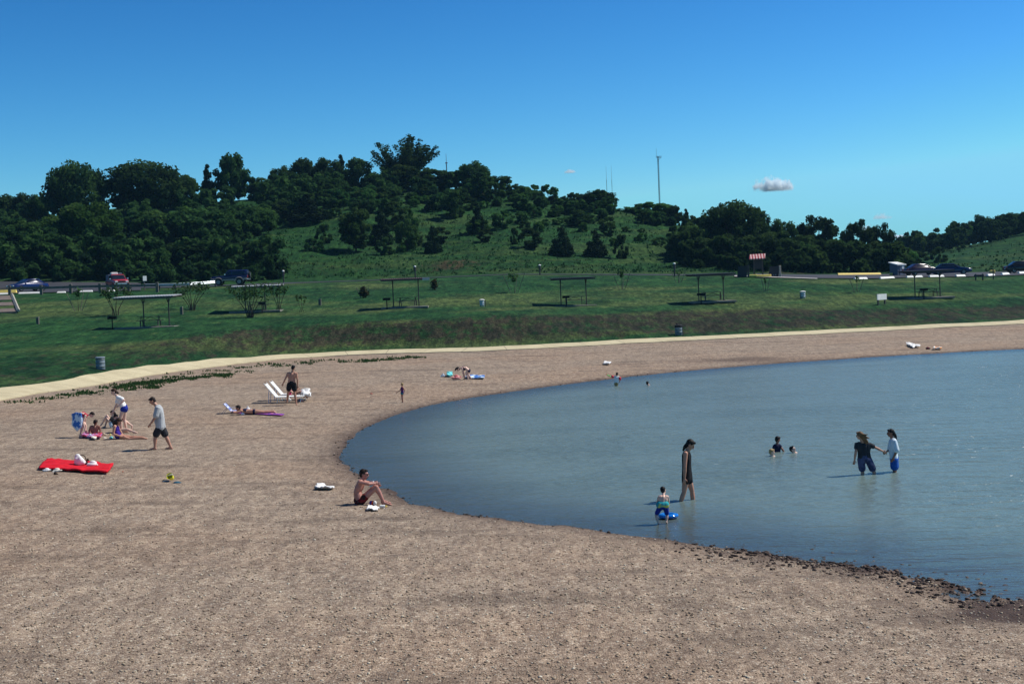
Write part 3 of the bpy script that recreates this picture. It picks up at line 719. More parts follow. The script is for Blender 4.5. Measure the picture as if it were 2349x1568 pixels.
# shrubs scattered over the grass of the hill
random.seed(21)
spots = []
for _ in range(900):
    vx = random.uniform(640, 1580); D = random.uniform(206, 262)
    p = ground_at(vx, D); dens = fbm(np.array([p.x * .06]), np.array([p.y * .08]), 77)[0]
    up = (D - 206) / 56
    if random.random() < (.06 + .95 * up ** 1.5) * (dens > .37): spots.append((vx, D))
for vx, D in spots[:140]:
    k = random.choice(('bush1', 'bush1', 'bush1', 'bush2', 'bush2', 'bush3'))
    root, W_, H, used = PROTO[k]; p = ground_at(vx, D)
    if not used[0]: o = root; used[0] = True
    else: o = copy_tree(root)
    s = random.uniform(.45, 1.25); o.name = 'bush'; o.location = (p.x, p.y, p.z - .1); o.scale = (s, s, s * random.uniform(.7, 1.1)); o.rotation_euler = (0, 0, random.uniform(0, 6.28))
    tag(o, 'wild green bush growing on the open grassy slope of the wooded hill', 'bush', 'wild bushes on the hill slope')
# dense wood that reads as one mass: crowns filling between the trees one can tell apart
def wood(name, label, spec, seed, lmat):
    rg = np.random.default_rng(seed); AV = []; AF = []; AT = []; n = 0
    for (x0, x1, D0, D1, cnt, h0, h1) in spec:
        for _ in range(cnt):
            vx = rg.uniform(x0, x1); D = rg.uniform(D0, D1); p = ground_at(vx, D); h = rg.uniform(h0, h1); w = h * rg.uniform(.8, 1.3)
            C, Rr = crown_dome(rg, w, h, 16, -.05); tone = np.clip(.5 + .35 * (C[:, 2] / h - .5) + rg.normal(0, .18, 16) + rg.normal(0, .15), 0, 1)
            Vl, Fl, tn = leaves(C, Rr, 1300, .34, rg, tone)
            AV.append(Vl + np.array([p.x, p.y, p.z - .2])); AF.append(Fl + n); AT.append(tn); n += len(Vl)
    o = mesh_np(name, np.vstack(AV), np.vstack(AF), lmat, None, False, {'tone': np.concatenate(AT)}); tag(o, label, 'woodland', None, 'stuff'); return o
wood('woodland', 'dense dark wood covering the left flank and the top of the hill', [(-260,650,182,190,36,1.6,3.2),(-260,640,187,200,40,4.0,6.0),(-260,660,200,262,90,4.0,6.5),(640,1130,252,266,34,3.0,5.0),(640,1230,238,254,34,1.6,3.0),(1200,1560,240,252,22,1.2,2.4)], 5, L_dark)  # first low row added to stand in for tree shadow beside the road
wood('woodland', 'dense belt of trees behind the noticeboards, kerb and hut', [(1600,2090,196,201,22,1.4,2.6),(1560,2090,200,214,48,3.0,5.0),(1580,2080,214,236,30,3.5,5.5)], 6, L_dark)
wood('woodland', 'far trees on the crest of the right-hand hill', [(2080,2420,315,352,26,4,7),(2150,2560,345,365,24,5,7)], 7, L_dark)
# rough grass and weeds on the hill
def tufts(name, label, n, region, hgt, lmat, seed, dens=None):
    rg = np.random.default_rng(seed); P = []
    while len(P) < n:
        vx = rg.uniform(region[0], region[1]); D = rg.uniform(region[2], region[3]); X = (vx - VW/2)/F*D
        if dens is None or rg.random() < dens(X, D): P.append((X, D, zt(X, D)))
    P = np.array(P); k = 3; n = len(P)
    P = np.repeat(P, k, 0) + np.c_[rg.normal(0, .25, (n*k, 2)), np.zeros(n*k)]
    an = rg.random(n*k) * 3.14159; h = hgt * (.5 + rg.random(n*k)); w = h * .55
    t = np.stack([np.cos(an), np.sin(an), np.zeros(n*k)], 1); ln = np.c_[rg.normal(0, .25, (n*k, 2)) * h[:, None], h]
    Vv = np.stack([P - t*w[:, None] - [0, 0, .1], P + t*w[:, None] - [0, 0, .1], P + t*w[:, None]*.7 + ln, P - t*w[:, None]*.5 + ln*.8], 1).reshape(-1, 3)
    base = np.clip(fbm(P[:, 0]*.12, P[:, 1]*.10, seed) * 1.6 - .25 + rg.normal(0, .15, n*k), 0, 1)
    o = mesh_np(name, Vv, np.arange(4*n*k).reshape(-1, 4), lmat, None, False, {'tone': np.repeat(base, 4)}); tag(o, label, 'grass', None, 'stuff'); return o
L_weed = leaf_mat('hill_weeds', (.014,.056,.020), (.026,.078,.024), (.056,.092,.034), .35)
tufts('hill_grass', 'tall rough grass and weeds on the open slope of the hill', 3000, (560, 1760, 188, 262), .20, L_weed, 51)
tufts('hill_grass', 'rough yellow-green grass on the right-hand hill', 700, (1700, 2500, 190, 330), .28, L_weed, 52)
# ------------------------------------------------------------------ park furniture
M_steel = simple('dark_brown_steel', (.055,.047,.045), .55, .3, .2, 5)
M_roofd = simple('ribbed_roof_metal', (.050,.042,.048), .6, .2, .25, 3)
M_roofw = simple('glare_roof_metal', (.44,.43,.42), .45, .3, .12, 3)  # sun glare on the ribbed metal is put into this pale tone
M_slab = simple('shaded_slab', (.20,.18,.15), .9, 0, .25, 3)  # shade under the shelters is darkened into the pad concrete
M_conc = simple('slab_concrete', (.36,.33,.27), .9, 0, .2, 4)
M_wood = simple('weathered_wood', (.13,.115,.095), .9, 0, .3, 4)
M_iron = simple('rusty_iron', (.018,.014,.011), .85, .2, .3, 6)
M_galv = simple('galvanised_metal', (.46,.50,.53), .42, .6, .2, 4)
M_drum = simple('bluish_drum_paint', (.16,.21,.24), .55, .1, .25, 4)
M_white = simple('white_paint', (.78,.77,.72), .6, 0, .08, 4)
M_yel = simple('yellow_paint', (.86,.64,.15), .65, 0, .12, 4)
M_black = simple('black_rubber', (.012,.012,.013), .8, 0, .2, 6)
M_glass = simple('dark_car_glass', (.012,.015,.02), .06, 0, .1, 3, .6)
M_chrome = simple('bright_metal', (.55,.56,.58), .25, .9, .1, 3)
M_lamp = simple('lamp_lens', (.75,.74,.68), .25, 0, .1, 3, .6)
M_red = simple('red_lens', (.35,.012,.012), .3, 0, .1, 3, .6)

def pavilion(vx, vy, D, hpx, wpx, lab, post=(.22, .74), roofmat=None, face=0.0, slope=.03):
    p = gnd(vx, vy, dmin=95); 
    s = F / p.y; h = hpx / s; L_ = wpx / s; dep = 3.6
    t = thing('picnic_shelter', lab, 'shelter', p, face, 'picnic shelters on the lawn')
    MB().box((0, 0, -.05), (L_ * .98, 3.4, .18), bev=.02).build('slab', M_slab, t)
    rf = MB(); n = 22
    # corrugated mono-pitch roof, low at the front
    V = []; Fs = []
    for i in range(n * 2 + 1):
        x = -L_/2 + L_ * i / (2*n); w = .035 * (i % 2)
        for (y, z) in ((-dep/2, h - slope), (dep/2, h + slope)): V += [(x, y, z + w), (x, y, z + w - .05)]
    for i in range(n * 2):
        a, b = i*4, i*4+4; Fs += [(a, b, b+2, a+2), (a+1, a+3, b+3, b+1), (a, a+1, b+1, b), (a+2, b+2, b+3, a+3)]
    rf.add(V, Fs).build('roof', roofmat or M_roofd, t)
    fr = MB()
    for y in (-dep/2 + .02, 0, dep/2 - .02): fr.box((0, y, h - slope - .03 + (y + dep/2)/dep*2*slope - .09), (L_ * .96, .06, .11))
    fr.build('roof_frame', M_steel, t)
    for fx in post:
        x = -L_/2 + L_ * fx
        m = MB().tube([(x, 0, 0), (x, 0, h - .10)], .05, 10); m.box((x, 0, .09), (.28, .28, .03))
        for sy in (-1, 1): m.tube([(x, 0, h - .62), (x, sy * .95, h - .12)], .035, 6)
        m.build('post', M_steel, t)
    return t, p, L_, h
def table(p, lab, rz=0.0, L_=1.9):
    t = thing('picnic_table', lab, 'picnic table', p, rz, 'picnic tables under the shelters')
    for y in (-.29, -.10, .10, .29): pass
    m = MB(); [m.box((0, y, .75), (L_, .175, .04)) for y in (-.28, -.09, .09, .28)]; m.build('table_top', M_wood, t)
    for s in (-1, 1): m = MB(); [m.box((0, s * (.66 + k * .17 * s * s), .45), (L_, .15, .04)) for k in (0, 1)]; m.build('bench', M_wood, t)
    for x in (-L_*.36, L_*.36):
        m = MB()
        for s in (-1, 1): m.tube([(x, s * .55, 0), (x, s * .22, .73)], .03, 8); m.tube([(x, s*.72, 0), (x, s*.70, .43)], .022, 6)
        m.tube([(x, -.80, .42), (x, .80, .42)], .025, 6); m.tube([(x, -.33, .72), (x, .33, .72)], .025, 6); m.build('leg_frame', M_steel, t)
    m = MB(); m.tube([(-L_*.36, 0, .42), (0, 0, .70)], .02, 6); m.tube([(L_*.36, 0, .42), (0, 0, .70)], .02, 6); m.build('brace', M_steel, t); return t
def grill(p, lab, rz=0.0):
    t = thing('barbecue_grill', lab, 'grill', p, rz, 'pedestal grills beside the shelters')
    MB().tube([(0, 0, -.1), (0, 0, .78)], .045, 8).build('pedestal', M_iron, t)
    m = MB(); m.box((0, 0, .80), (.60, .42, .03)); m.box((0, .21, .90), (.60, .03, .22)); m.box((-.3, 0, .90), (.03, .42, .22)); m.box((.3, 0, .90), (.03, .42, .22)); m.box((0, -.21, .84), (.60, .03, .10)); m.build('firebox', M_iron, t)
    m = MB(); [m.tube([(x, -.2, .96), (x, .2, .96)], .012, 5) for x in np.linspace(-.26, .26, 8)]; m.tube([(.30, -.1, .96), (.42, -.1, .97), (.42, .1, .97), (.30, .1, .96)], .012, 5); m.build('grate', M_iron, t); return t
PV = [
 (342, 749, 112, 71, 137, 'leftmost picnic shelter with a sunlit pale roof edge and one staked tree in front', (.42, .84), -120+10, -3),
 (590, 712, 130, 58, 118, 'picnic shelter half hidden behind the leafy saplings below the blue four-wheel drive', (.28, .66), None, 0),
 (930, 703, 126, 65, 108, 'picnic shelter with the reddish roof and white roof end at right', (.25, .79), -60, 0),
 (1316, 700, 129, 64, 99, 'dark-roofed picnic shelter in the middle of the lawn below two lamp bollards', (.21, .80), -18, 0),
 (1632, 690, 130, 63, 102, 'picnic shelter whose thin dark roof overlaps the car park edge', (.22, .78), -20, 0),
 (2126, 681, 131, 62, 104, 'rightmost picnic shelter standing below the two dark parked cars', (.24, .80), 0, 0),
]
M_roofr = simple('reddish_roof_metal', (.20,.075,.085), .5, .4, .2, 3)
_labT = ['picnic table under the leftmost shelter', 'picnic table under the shelter behind the saplings', 'picnic table under the reddish-roofed shelter', 'picnic table under the dark-roofed middle shelter', 'picnic table under the shelter overlapping the car park edge', 'picnic table under the rightmost shelter']
_labG = ['grill left of the leftmost shelter', 'grill at the right post of the shelter behind the saplings', 'grill at the left post of the reddish-roofed shelter', 'grill in front of the table in the dark-roofed middle shelter', 'grill at the left post of the shelter overlapping the car park edge', 'grill in front of the table in the rightmost shelter']
_gx = [-79, 20, -38, -19, -30, -20]; _tx = [3, 0, 6, 2, 4, 4]
for i, (vx, vy, D, hp, wp, lab, post, gx, _) in enumerate(PV):
    t, p, L_, h = pavilion(vx, vy, D, hp, wp, lab, post, (M_roofw if i == 0 else M_roofr if i == 2 else M_roofd), R(2), .055 if i == 0 else .05 if i == 1 else .03)
    if i == 1:
        for c in t.children:
            if c.name.startswith('roof') and 'frame' not in c.name: c.data.materials[0] = M_roofw
    if i == 2: MB().box((L_*.47, -1.82, h - .12), (.62, .05, .22)).build('roof_end', M_roofw, t)
    s = F / p.y
    q = Vector((p.x + _tx[i] / s, p.y + .1, p.z + .08)); table(q, _labT[i], R(random.uniform(-4, 4)), 1.9)
    q = Vector((p.x + _gx[i] / s, p.y - 1.9 if i else p.y - .6, 0)); q.z = zt(q.x, q.y); grill(q, _labG[i], R(random.uniform(-8, 8)))

# litter bins
def bin_(vx, vy, hpx, wpx, lab, style):
    p = gnd(vx, vy, dmin=60); s = F / p.y; h = hpx / s; w = wpx / s
    t = thing('litter_bin', lab, 'litter bin', p, random.uniform(0, 6), 'litter bins around the beach and lawn')
    body = MB(); rr = w / 2
    prof = [(rr*.95, 0), (rr*.97, .02*h)]
    for k in range(1, 4): z = h*.86*k/3; prof += [(rr*.97, z - .03), (rr*1.02, z - .015), (rr*.97, z)]
    body.lathe(prof, (0, 0, 0), 24); body.build('drum', M_drum if style != 'white' else M_galv, t, True)
    if style == 'lid':
        MB().lathe([(rr*.93, h*.83), (rr*.93, h*.92)], (0, 0, 0), 24).build('bag_rim', M_black, t, True)
        MB().lathe([(rr*1.06, h*.92), (rr*1.06, h*.97), (rr*.7, h*1.0)], (0, 0, 0), 24).build('lid', M_galv, t, True)
    elif style == 'bag':
        m = MB().lathe([(rr*1.03, h*.70), (rr*1.05, h*.90), (rr*.8, h*.95), (rr*.3, h*.92)], (0, 0, 0), 24); m.ball((rr*.5, 0, h*.98), (rr*.3, rr*.3, h*.1), 6); m.build('black_bag', M_black, t, True)
    else:
        MB().lathe([(rr*1.12, h*.84), (rr*1.12, h*.93), (rr*.6, h*1.0), (rr*.15, h*1.02)], (0, 0, 0), 24).build('lid', M_white, t, True)
    MB().tube([(-rr*1.5, 0, -.1), (-rr*1.5, 0, h*.85)], .03, 6).build('post', M_steel, t); return t
bin_(231, 846, 29, 21, 'grey drum bin with metal lid on the grass bank left above the pale path', 'lid')
bin_(1106, 702, 17, 11, 'small bin with light lid on the lawn left of the middle of the photo', 'white')
bin_(1557, 767, 25, 17, 'drum bin with a black bag on the bank just above the path', 'bag')
bin_(1842, 683, 17, 12, 'white-topped bin on the lawn right of the fifth shelter', 'white')

# short wooden posts in the lawn
def stub(vx, vy, hpx, lab):
    p = gnd(vx, vy, dmin=80); s = F / p.y; h = hpx / s; w = 6 / s
    t = thing('wooden_post', lab, 'post', p, 0, 'short wooden posts in the lawn')
    MB().box((0, 0, h/2 - .1), (w, w, h + .2), bev=.02).build('timber', M_wood, t); MB().box((0, 0, h + .015), (w*1.06, w*1.06, .03)).build('cap', M_conc, t)
stub(87, 742, 15, 'short wooden post near the left edge below the wooden fence'); stub(417, 720, 17, 'short wooden post between the leftmost shelter and the leafy saplings'); stub(734, 699, 14, 'short wooden post left of the reddish-roofed shelter')
# lamp bollards along the road
for vx, vy, hp, lab in ((649, 648, 29, 'white-topped lamp bollard right of the blue four-wheel drive'), (952, 636, 27, 'white-topped lamp bollard behind the reddish-roofed shelter'), (1239, 630, 24, 'white-topped lamp bollard above the middle shelter'), (1549, 634, 32, 'white-topped lamp bollard left of the noticeboards')):
    p = gnd(vx, vy, dmin=140); p.y += .6; p.z = zt(p.x, p.y); s = F / p.y; h = hp / s
    t = thing('lamp_bollard', lab, 'bollard', p, 0, 'lamp bollards along the road')
    MB().tube([(0, 0, -.2), (0, 0, h*.55), (0, 0, h*.56), (0, 0, h*.90)], [.09, .09, .15, .15], 10).build('post', M_steel, t, True)
    MB().lathe([(.15, h*.90), (.16, h*.95), (.10, h), (.02, h*1.01)], (0, 0, 0), 14).build('lamp_cap', M_white, t, True)

# wooden rail fence of the left car park
def fence():
    px = [(-60, 681), (29, 675.5), (101, 675), (169, 672.5), (236, 671), (302, 669.5), (367, 668)]
    pts = []
    for x, y in px:
        p = gnd(x, y, dmin=120); D = min(p.y, 150.5); p = ground_at(x, D); pts.append(p)
    t = thing('wooden_fence', 'low grey wooden post-and-rail fence along the left car park', 'fence', pts[1]); o = pts[1]
    for p in pts: q = p - o; MB().box((q.x, q.y, q.z + .42), (.30, .22, 1.25), bev=.03).build('fence_post', M_wood, t)
    for a, b in zip(pts[:-1], pts[1:]):
        a = a - o; b = b - o; d = b - a; an = math.atan2(d.y, d.x); m = Matrix.Rotation(an, 3, 'Z') @ Matrix.Rotation(-math.atan2(d.z, math.hypot(d.x, d.y)), 3, 'Y')
        MB().box(((a.x+b.x)/2, (a.y+b.y)/2 - .14, (a.z+b.z)/2 + .72), (d.length, .07, .24), m).build('rail', M_wood, t)
fence()
def guardrail():
    pts = [ground_at(x, D) for x, D in ((338, 157.5), (372, 157.2), (408, 157.3), (444, 157.8), (480, 159.0), (500, 160))]
    o = pts[0]; t = thing('guard_rail', 'long bright metal guard rail between the fence and the blue four-wheel drive', 'guard rail', o)
    for p in pts: q = p - o; MB().box((q.x, q.y + .08, q.z + .3), (.14, .12, .8)).build('rail_post', M_steel, t)
    m = MB(); V = []; Fs = []; prof = [(0, .40), (-.06, .46), (0, .53), (0, .57), (-.06, .64), (0, .70)]
    for p in pts:
        q = p - o
        for y, z in prof: V.append((q.x, q.y + y, q.z + z))
    k = len(prof)
    for i in range(len(pts)-1):
        for j in range(k-1): Fs.append((i*k+j, (i+1)*k+j, (i+1)*k+j+1, i*k+j+1))
    o2 = m.add(V, Fs).build('beam', M_galv, t); md = o2.modifiers.new('s', 'SOLIDIFY'); md.thickness = .02
guardrail()
# small sign post, angled to the road
p = ground_at(338, 157); t = thing('sign_post', 'post with a small white sign edge-on at the left end of the guard rail', 'sign', p, R(35))
MB().box((0, 0, .7), (.12, .10, 1.6)).build('post', M_wood, t); MB().box((.05, -.08, 1.30), (.42, .05, .55)).build('sign_panel', M_white, t)

# wheel stops and painted kerbs
def kerb(name, a, b, mat, lab, cat, grp=None, h=.16, w=.18, lift=.02):
    d = b - a; an = math.atan2(d.y, d.x); t = thing(name, lab, cat, (a + b) / 2, 0, grp)
    m = Matrix.Rotation(an, 3, 'Z') @ Matrix.Rotation(-math.atan2(d.z, math.hypot(d.x, d.y)), 3, 'Y')
    k = MB(); l = d.length / 2; e = min(.06, l * .2)
    V = [(-l, -w*.8, 0), (l, -w*.8, 0), (l, w*.5, 0), (-l, w*.5, 0), (-l+e, -w*.12, h), (l-e, -w*.12, h), (l-e, w*.3, h), (-l+e, w*.3, h)]
    k.add([m @ Vector(v) + Vector((0, 0, lift)) for v in V], [(3,2,1,0), (4,5,6,7), (0,1,5,4), (1,2,6,5), (2,3,7,6), (3,0,4,7)]).build('block', mat, t); return t
def stop(x0, x1, vy, D, lab, dy=0.0, h=.2):
    a = ground_at(x0, D); b = ground_at(x1, D + dy); a.z += .06; b.z += .06
    kerb('wheel_stop', a, b, M_white, lab, 'wheel stop', 'white concrete wheel stops', h * .85, .26)
stop(50, 98, 669, 151.6, 'white wheel stop under the front of the blue sedan')
stop(138, 157, 672, 151.4, 'short white wheel stop between two fence posts right of the blue sedan')
stop(190, 219, 665, 152.6, 'white wheel stop midway between the blue sedan and the red car')
stop(256, 270, 664, 152.8, 'short white wheel stop in front of the red car')
stop(-30, 30, 674, 151.2, 'white wheel stop at the left edge in front of the yellow kerb')
for x0, x1, D, lab, dy in ((1964, 1993, 157.6, 'white wheel stop left of the two dark cars, first of the row', .8), (2023, 2055, 158.2, 'white wheel stop below the grey hut, second of the row', .8), (2084, 2120, 158.8, 'white wheel stop in front of the left dark car', .5),
    (2136, 2169, 159.4, 'white wheel stop between the two dark cars', .6), (2197, 2218, 160.0, 'white wheel stop in front of the blue sedan at right', .5), (2269, 2284, 160.2, 'short tilted white wheel stop right of the blue sedan', 1.6), (2302, 2318, 163, 'short white wheel stop left of the black vehicle', 1.4), (2341, 2356, 166, 'white wheel stop under the black vehicle at the right edge', .5)):
    stop(x0, x1, 0, D, lab, dy, .24)
a = ground_at(-70, 154.2); b = ground_at(45, 154.0); a.z += .1; b.z += .1
kerb('yellow_kerb', a, b, M_yel, 'bright yellow painted kerb at the left edge beside the blue sedan', 'kerb', None, .34, .3)
a = ground_at(1926, 178.0); b = ground_at(2025, 179.0); a.z += .1; b.z += .1
kerb('yellow_kerb', a, b, M_yel, 'long bright yellow painted kerb in the right car park', 'kerb', None, .22, .35)
a = ground_at(2049, 171.2); p = a.copy(); p.z += .1
t = thing('yellow_bollard', 'tiny yellow block at the corner of the grey hut', 'block', p); MB().box((0, 0, .15), (.35, .3, .34), bev=.04).build('block', M_yel, t)
p = ground_at(2281, 172); p.z += .1; t = thing('yellow_bollard', 'small yellow block right of the blue sedan near the right edge', 'block', p); MB().box((0, 0, .2), (.6, .4, .36), bev=.05).build('block', M_yel, t)

# noticeboards with a red and white roof
M_board = simple('dark_board', (.020,.020,.026), .7, 0, .2, 4)
M_rw = None
def kiosk():
    p = ground_at(1744, 163.2); s = F / p.y
    t = thing('noticeboard', 'tall dark noticeboard under a small red and white striped roof', 'noticeboard', p, R(-6))
    for x in (-.42, .55): MB().box((x, 0, 1.15), (.15, .14, 2.5)).build('post', M_steel, t)
    MB().box((.06, 0, 1.52), (1.05, .10, 1.10)).build('board', M_board, t)
    m, nt, N, L, b = newmat('striped_roof'); q = objpos(nt)
    w = mth(nt, 'FRACT', mth(nt, 'MULTIPLY', nt.nodes.new('ShaderNodeSeparateXYZ').outputs[0], 1.0), 0)
    sx = N.new('ShaderNodeSeparateXYZ'); L.new(q, sx.inputs[0]); w = mth(nt, 'FRACT', mth(nt, 'MULTIPLY', sx.outputs[0], 3.1), 0)
    L.new(mixc(nt, mth(nt, 'GREATER_THAN', w, .5), (.30,.030,.035), (.66,.46,.42)), b.inputs['Base Color']); b.inputs['Roughness'].default_value = .45
    r = MB(); V = [(-.98, -.55, 2.14), (.82, -.55, 2.17), (.95, .45, 2.70), (-.80, .45, 2.66)]; V += [(x, y, z - .10) for x, y, z in V]
    r.add(V, [(0,1,2,3), (7,6,5,4), (0,4,5,1), (1,5,6,2), (2,6,7,3), (3,7,4,0)]).build('roof', m, t)
    for (vx, x2, w_, h_, lab, edge) in ((1709, 0, 1.12, 1.30, 'dark panel wall left of the roofed noticeboard', 1), (1781, 0, 1.16, 1.28, 'dark panel wall right of the roofed noticeboard with two small pale marks', 1)):
        q = ground_at(vx, 163.0); u = thing('panel_wall', lab, 'panel', q, R(-10))
        V = [(-w_/2 - .12, -.06, -.1), (w_/2 - .12, -.06, -.1), (w_/2 + .05, -.06, h_), (-w_/2 + .12, -.06, h_)]; V += [(x, .06, z) for x, y, z in V]
        MB().add(V, [(3,2,1,0), (4,5,6,7), (0,1,5,4), (1,2,6,5), (2,3,7,6), (3,0,4,7)]).build('panel', M_board, u)
        MB().box((w_/2 + .10, 0, h_/2), (.24, .16, h_ + .15), bev=.04).build('end_post', M_conc if vx > 1750 else M_steel, u)
        if vx > 1750:
            for xx in (-.05, .17): MB().tube([(xx, -.075, .30), (xx, -.063, .30)], .07, 10).build('mark', M_drum, u)
    for vx, w_, lab in ((1733, .9, 'dull yellow kerb block left of the roofed noticeboard post'), (1757, 1.7, 'brighter yellow kerb block below the roofed noticeboard')):
        q = ground_at(vx, 161.6); q.z += .12; u = thing('yellow_kerb', lab, 'kerb', q, R(-4)); MB().box((0, 0, .12), (w_, .3, .26), bev=.05).build('block', M_yel, u)
kiosk()
# grey hut (portable toilet) with a sloping white roof
p = ground_at(2064, 171.5); t = thing('portable_hut', 'small grey hut with a sloping white roof in the right car park', 'hut', p, R(30))
M_hut = simple('grey_blue_panel', (.10,.12,.16), .6, 0, .1, 4)
MB().box((0, 0, .72), (1.25, 1.3, 1.44)).build('wall', M_hut, t)
V = [(-.75, -.75, 1.38), (.75, -.75, 1.38), (.75, .75, 1.72), (-.75, .75, 1.72)]; V += [(x, y, z - .12) for x, y, z in V]
MB().add(V, [(0,1,2,3), (7,6,5,4), (0,4,5,1), (1,5,6,2), (2,6,7,3), (3,7,4,0)]).build('roof', M_white, t)
MB().box((.05, -.67, .62), (.7, .04, 1.2)).build('door', simple('hut_door', (.15,.17,.22), .5), t); MB().box((.2, -.70, 1.02), (.34, .03, .36)).build('notice', M_white, t)
# signs on two posts
def board_sign(vx, vy, wpx, hpx, lab, mat, dark=False, dmin=110):
    p = gnd(vx, vy, dmin=dmin); s = F / p.y; w = wpx / s; h = hpx / s
    t = thing('sign', lab, 'sign', p, R(-4) if dark else R(46)); w = w if dark else w * 1.4
    for x in (-w*.36, w*.36): MB().box((x, -.05, h*.5 - .1), (.13, .11, h + .2)).build('post', M_steel, t)
    MB().box((0, .04 if dark else -.10, h*.72), (w, .06, h*(.55 if not dark else .3))).build('panel', mat, t)
board_sign(2021, 697, 30, 24, 'pale sign board on two grey posts on the right lawn, seen from behind', M_white)
board_sign(2246, 642, 22, 15, 'narrow black sign board on two posts near the right car park', M_board, True, 135)
p = ground_at(2283, 152); t = thing('wooden_post', 'thin dark post at the edge of the right lawn near the black vehicle', 'post', p); MB().box((0, 0, .45), (.09, .09, 1.3)).build('timber', M_steel, t); MB().box((0, 0, 1.12), (.1, .1, .04)).build('cap', M_wood, t)
# timber-edged concrete ramp at the left edge
def ramp_():
    a = gnd(12, 717, dmin=100); b = ground_at(8, 149.5); t = thing('ramp_steps', 'pale concrete ramp with a kerb climbing the bank at the left edge', 'ramp', a)
    d = b - a; w = 3.3; V = []; Fs = []; n = 3
    for i in range(n):
        f0 = i / n; f1 = (i + 1) / n; q0 = a + d * f0; q1 = a + d * f1; z0 = q0.z - a.z; z1 = q1.z - a.z
        m = MB(); zz = [z0 + .25, z1 + .12]
        V = [(q0.x-a.x-w, q0.y-a.y, z0+.12), (q0.x-a.x+w*.32, q0.y-a.y, z0+.12), (q1.x-a.x+w*.32, q1.y-a.y, z1+.02), (q1.x-a.x-w, q1.y-a.y, z1+.02)]; V += [(x, y, z-.7) for x, y, z in V]
        m.add(V, [(0,1,2,3), (7,6,5,4), (0,4,5,1), (1,5,6,2), (2,6,7,3), (3,7,4,0)]).build('tread', simple('brown_concrete', (.15,.115,.095), .9, 0, .25, 3), t)
    e0 = Vector((w*.36, 0, .2)); e1 = d + Vector((w*.36, 0, .1)); MB().tube([e0, e1], .16, 4).build('edge_kerb', M_conc, t)
ramp_()

# ------------------------------------------------------------------ masts and aerials
M_mast = simple('mast_grey', (.10,.11,.13), .6, .3, .1, .5)
def lattice(vx, ybase, ytop, wpx, D, lab, plat=True):
    b = at(vx + 3, ybase + 14, D); tp = at(vx, ytop, D); h = tp.z - b.z; w = wpx / F * D
    t = thing('antenna_tower', lab, 'antenna tower', (tp.x, D, b.z)); m = MB(); k = w / 2
    cs = [(k * math.cos(a), k * math.sin(a)) for a in (0, 2.094, 4.189)]
    for c in cs: m.tube([(c[0], c[1], 0), (c[0], c[1], h)], w * .17, 5)
    n = int(h / (w * 1.6))
    for i in range(n):
        for j in range(3):
            a, c = cs[j], cs[(j+1) % 3]; m.tube([(a[0], a[1], h*i/n), (c[0], c[1], h*(i+1)/n)], w * .09, 4)
    m.build('lattice_mast', M_mast, t)
    if plat:
        m = MB(); pw = w * 3.4
        for z in (h, h - w * .9): m.tube([(-pw*.35, 0, z), (pw*.75, 0, z)], w * .13, 5); m.tube([(0, -pw*.5, z), (0, pw*.5, z)], w * .13, 5)
        for x in (-pw*.35, -pw*.1, pw*.45, pw*.75): m.tube([(x, 0, h - w), (x, 0, h + w*.5)], w * .14, 5)
        m.tube([(pw*.6, 0, h - w), (0, 0, h - 3.4*w)], w*.1, 4); m.build('platform', M_mast, t)
        MB().tube([(-pw*.3, 0, h), (-pw*.3, 0, h + 6*w)], w*.08, 4).build('whip_aerial', M_mast, t)
lattice(1509, 462, 358, 3.0, 420, 'tall lattice antenna tower with a platform rising behind the ridge')
M_rwmast = simple('pinkish_mast', (.22,.15,.17), .6, .2, .2, .3)
for vx, yb, yt, lab, w in ((1390, 440, 380, 'left one of the two thin masts behind the broad round tree', .55), (1402, 442, 379, 'right one of the two thin masts behind the broad round tree', .5)):
    b = at(vx + 2, yb + 10, 520); tp = at(vx, yt, 520); t = thing('thin_mast', lab, 'mast', (tp.x, 520, b.z), 0, 'thin radio masts behind the hill')
    h = tp.z - b.z; r = w / F * 520; MB().tube([(0, 0, 0), (0, 0, h*.55)], r, 6).build('mast_base', M_mast, t); MB().tube([(0, 0, h*.55), (0, 0, h)], [r*.6, r*.3], 6).build('mast_top', M_rwmast, t)
b = at(1026, 400, 440); tp = at(1023, 351, 440); t = thing('thin_mast', 'short red and white mast right of the tallest hilltop tree', 'mast', (tp.x, 440, b.z)); h = tp.z - b.z
MB().tube([(0, 0, 0), (0, 0, h*.5)], .17, 6).build('mast_base', M_mast, t); MB().tube([(0, 0, h*.5), (0, 0, h)], [.10, .05], 6).build('mast_top', M_rwmast, t); MB().box((0, 0, h*.55), (.7, .3, .35)).build('beacon', simple('beacon_red', (.4,.06,.06), .5), t)
# white rock/tank glimpsed on the ridge
p = at(1189, 438, 275); t = tag(MB().ball((0, 0, 0), (.85, .8, .75), 10).build('water_tank', M_white, None, True, p), 'round white tank top glimpsed through the ragged ridge tree', 'tank')

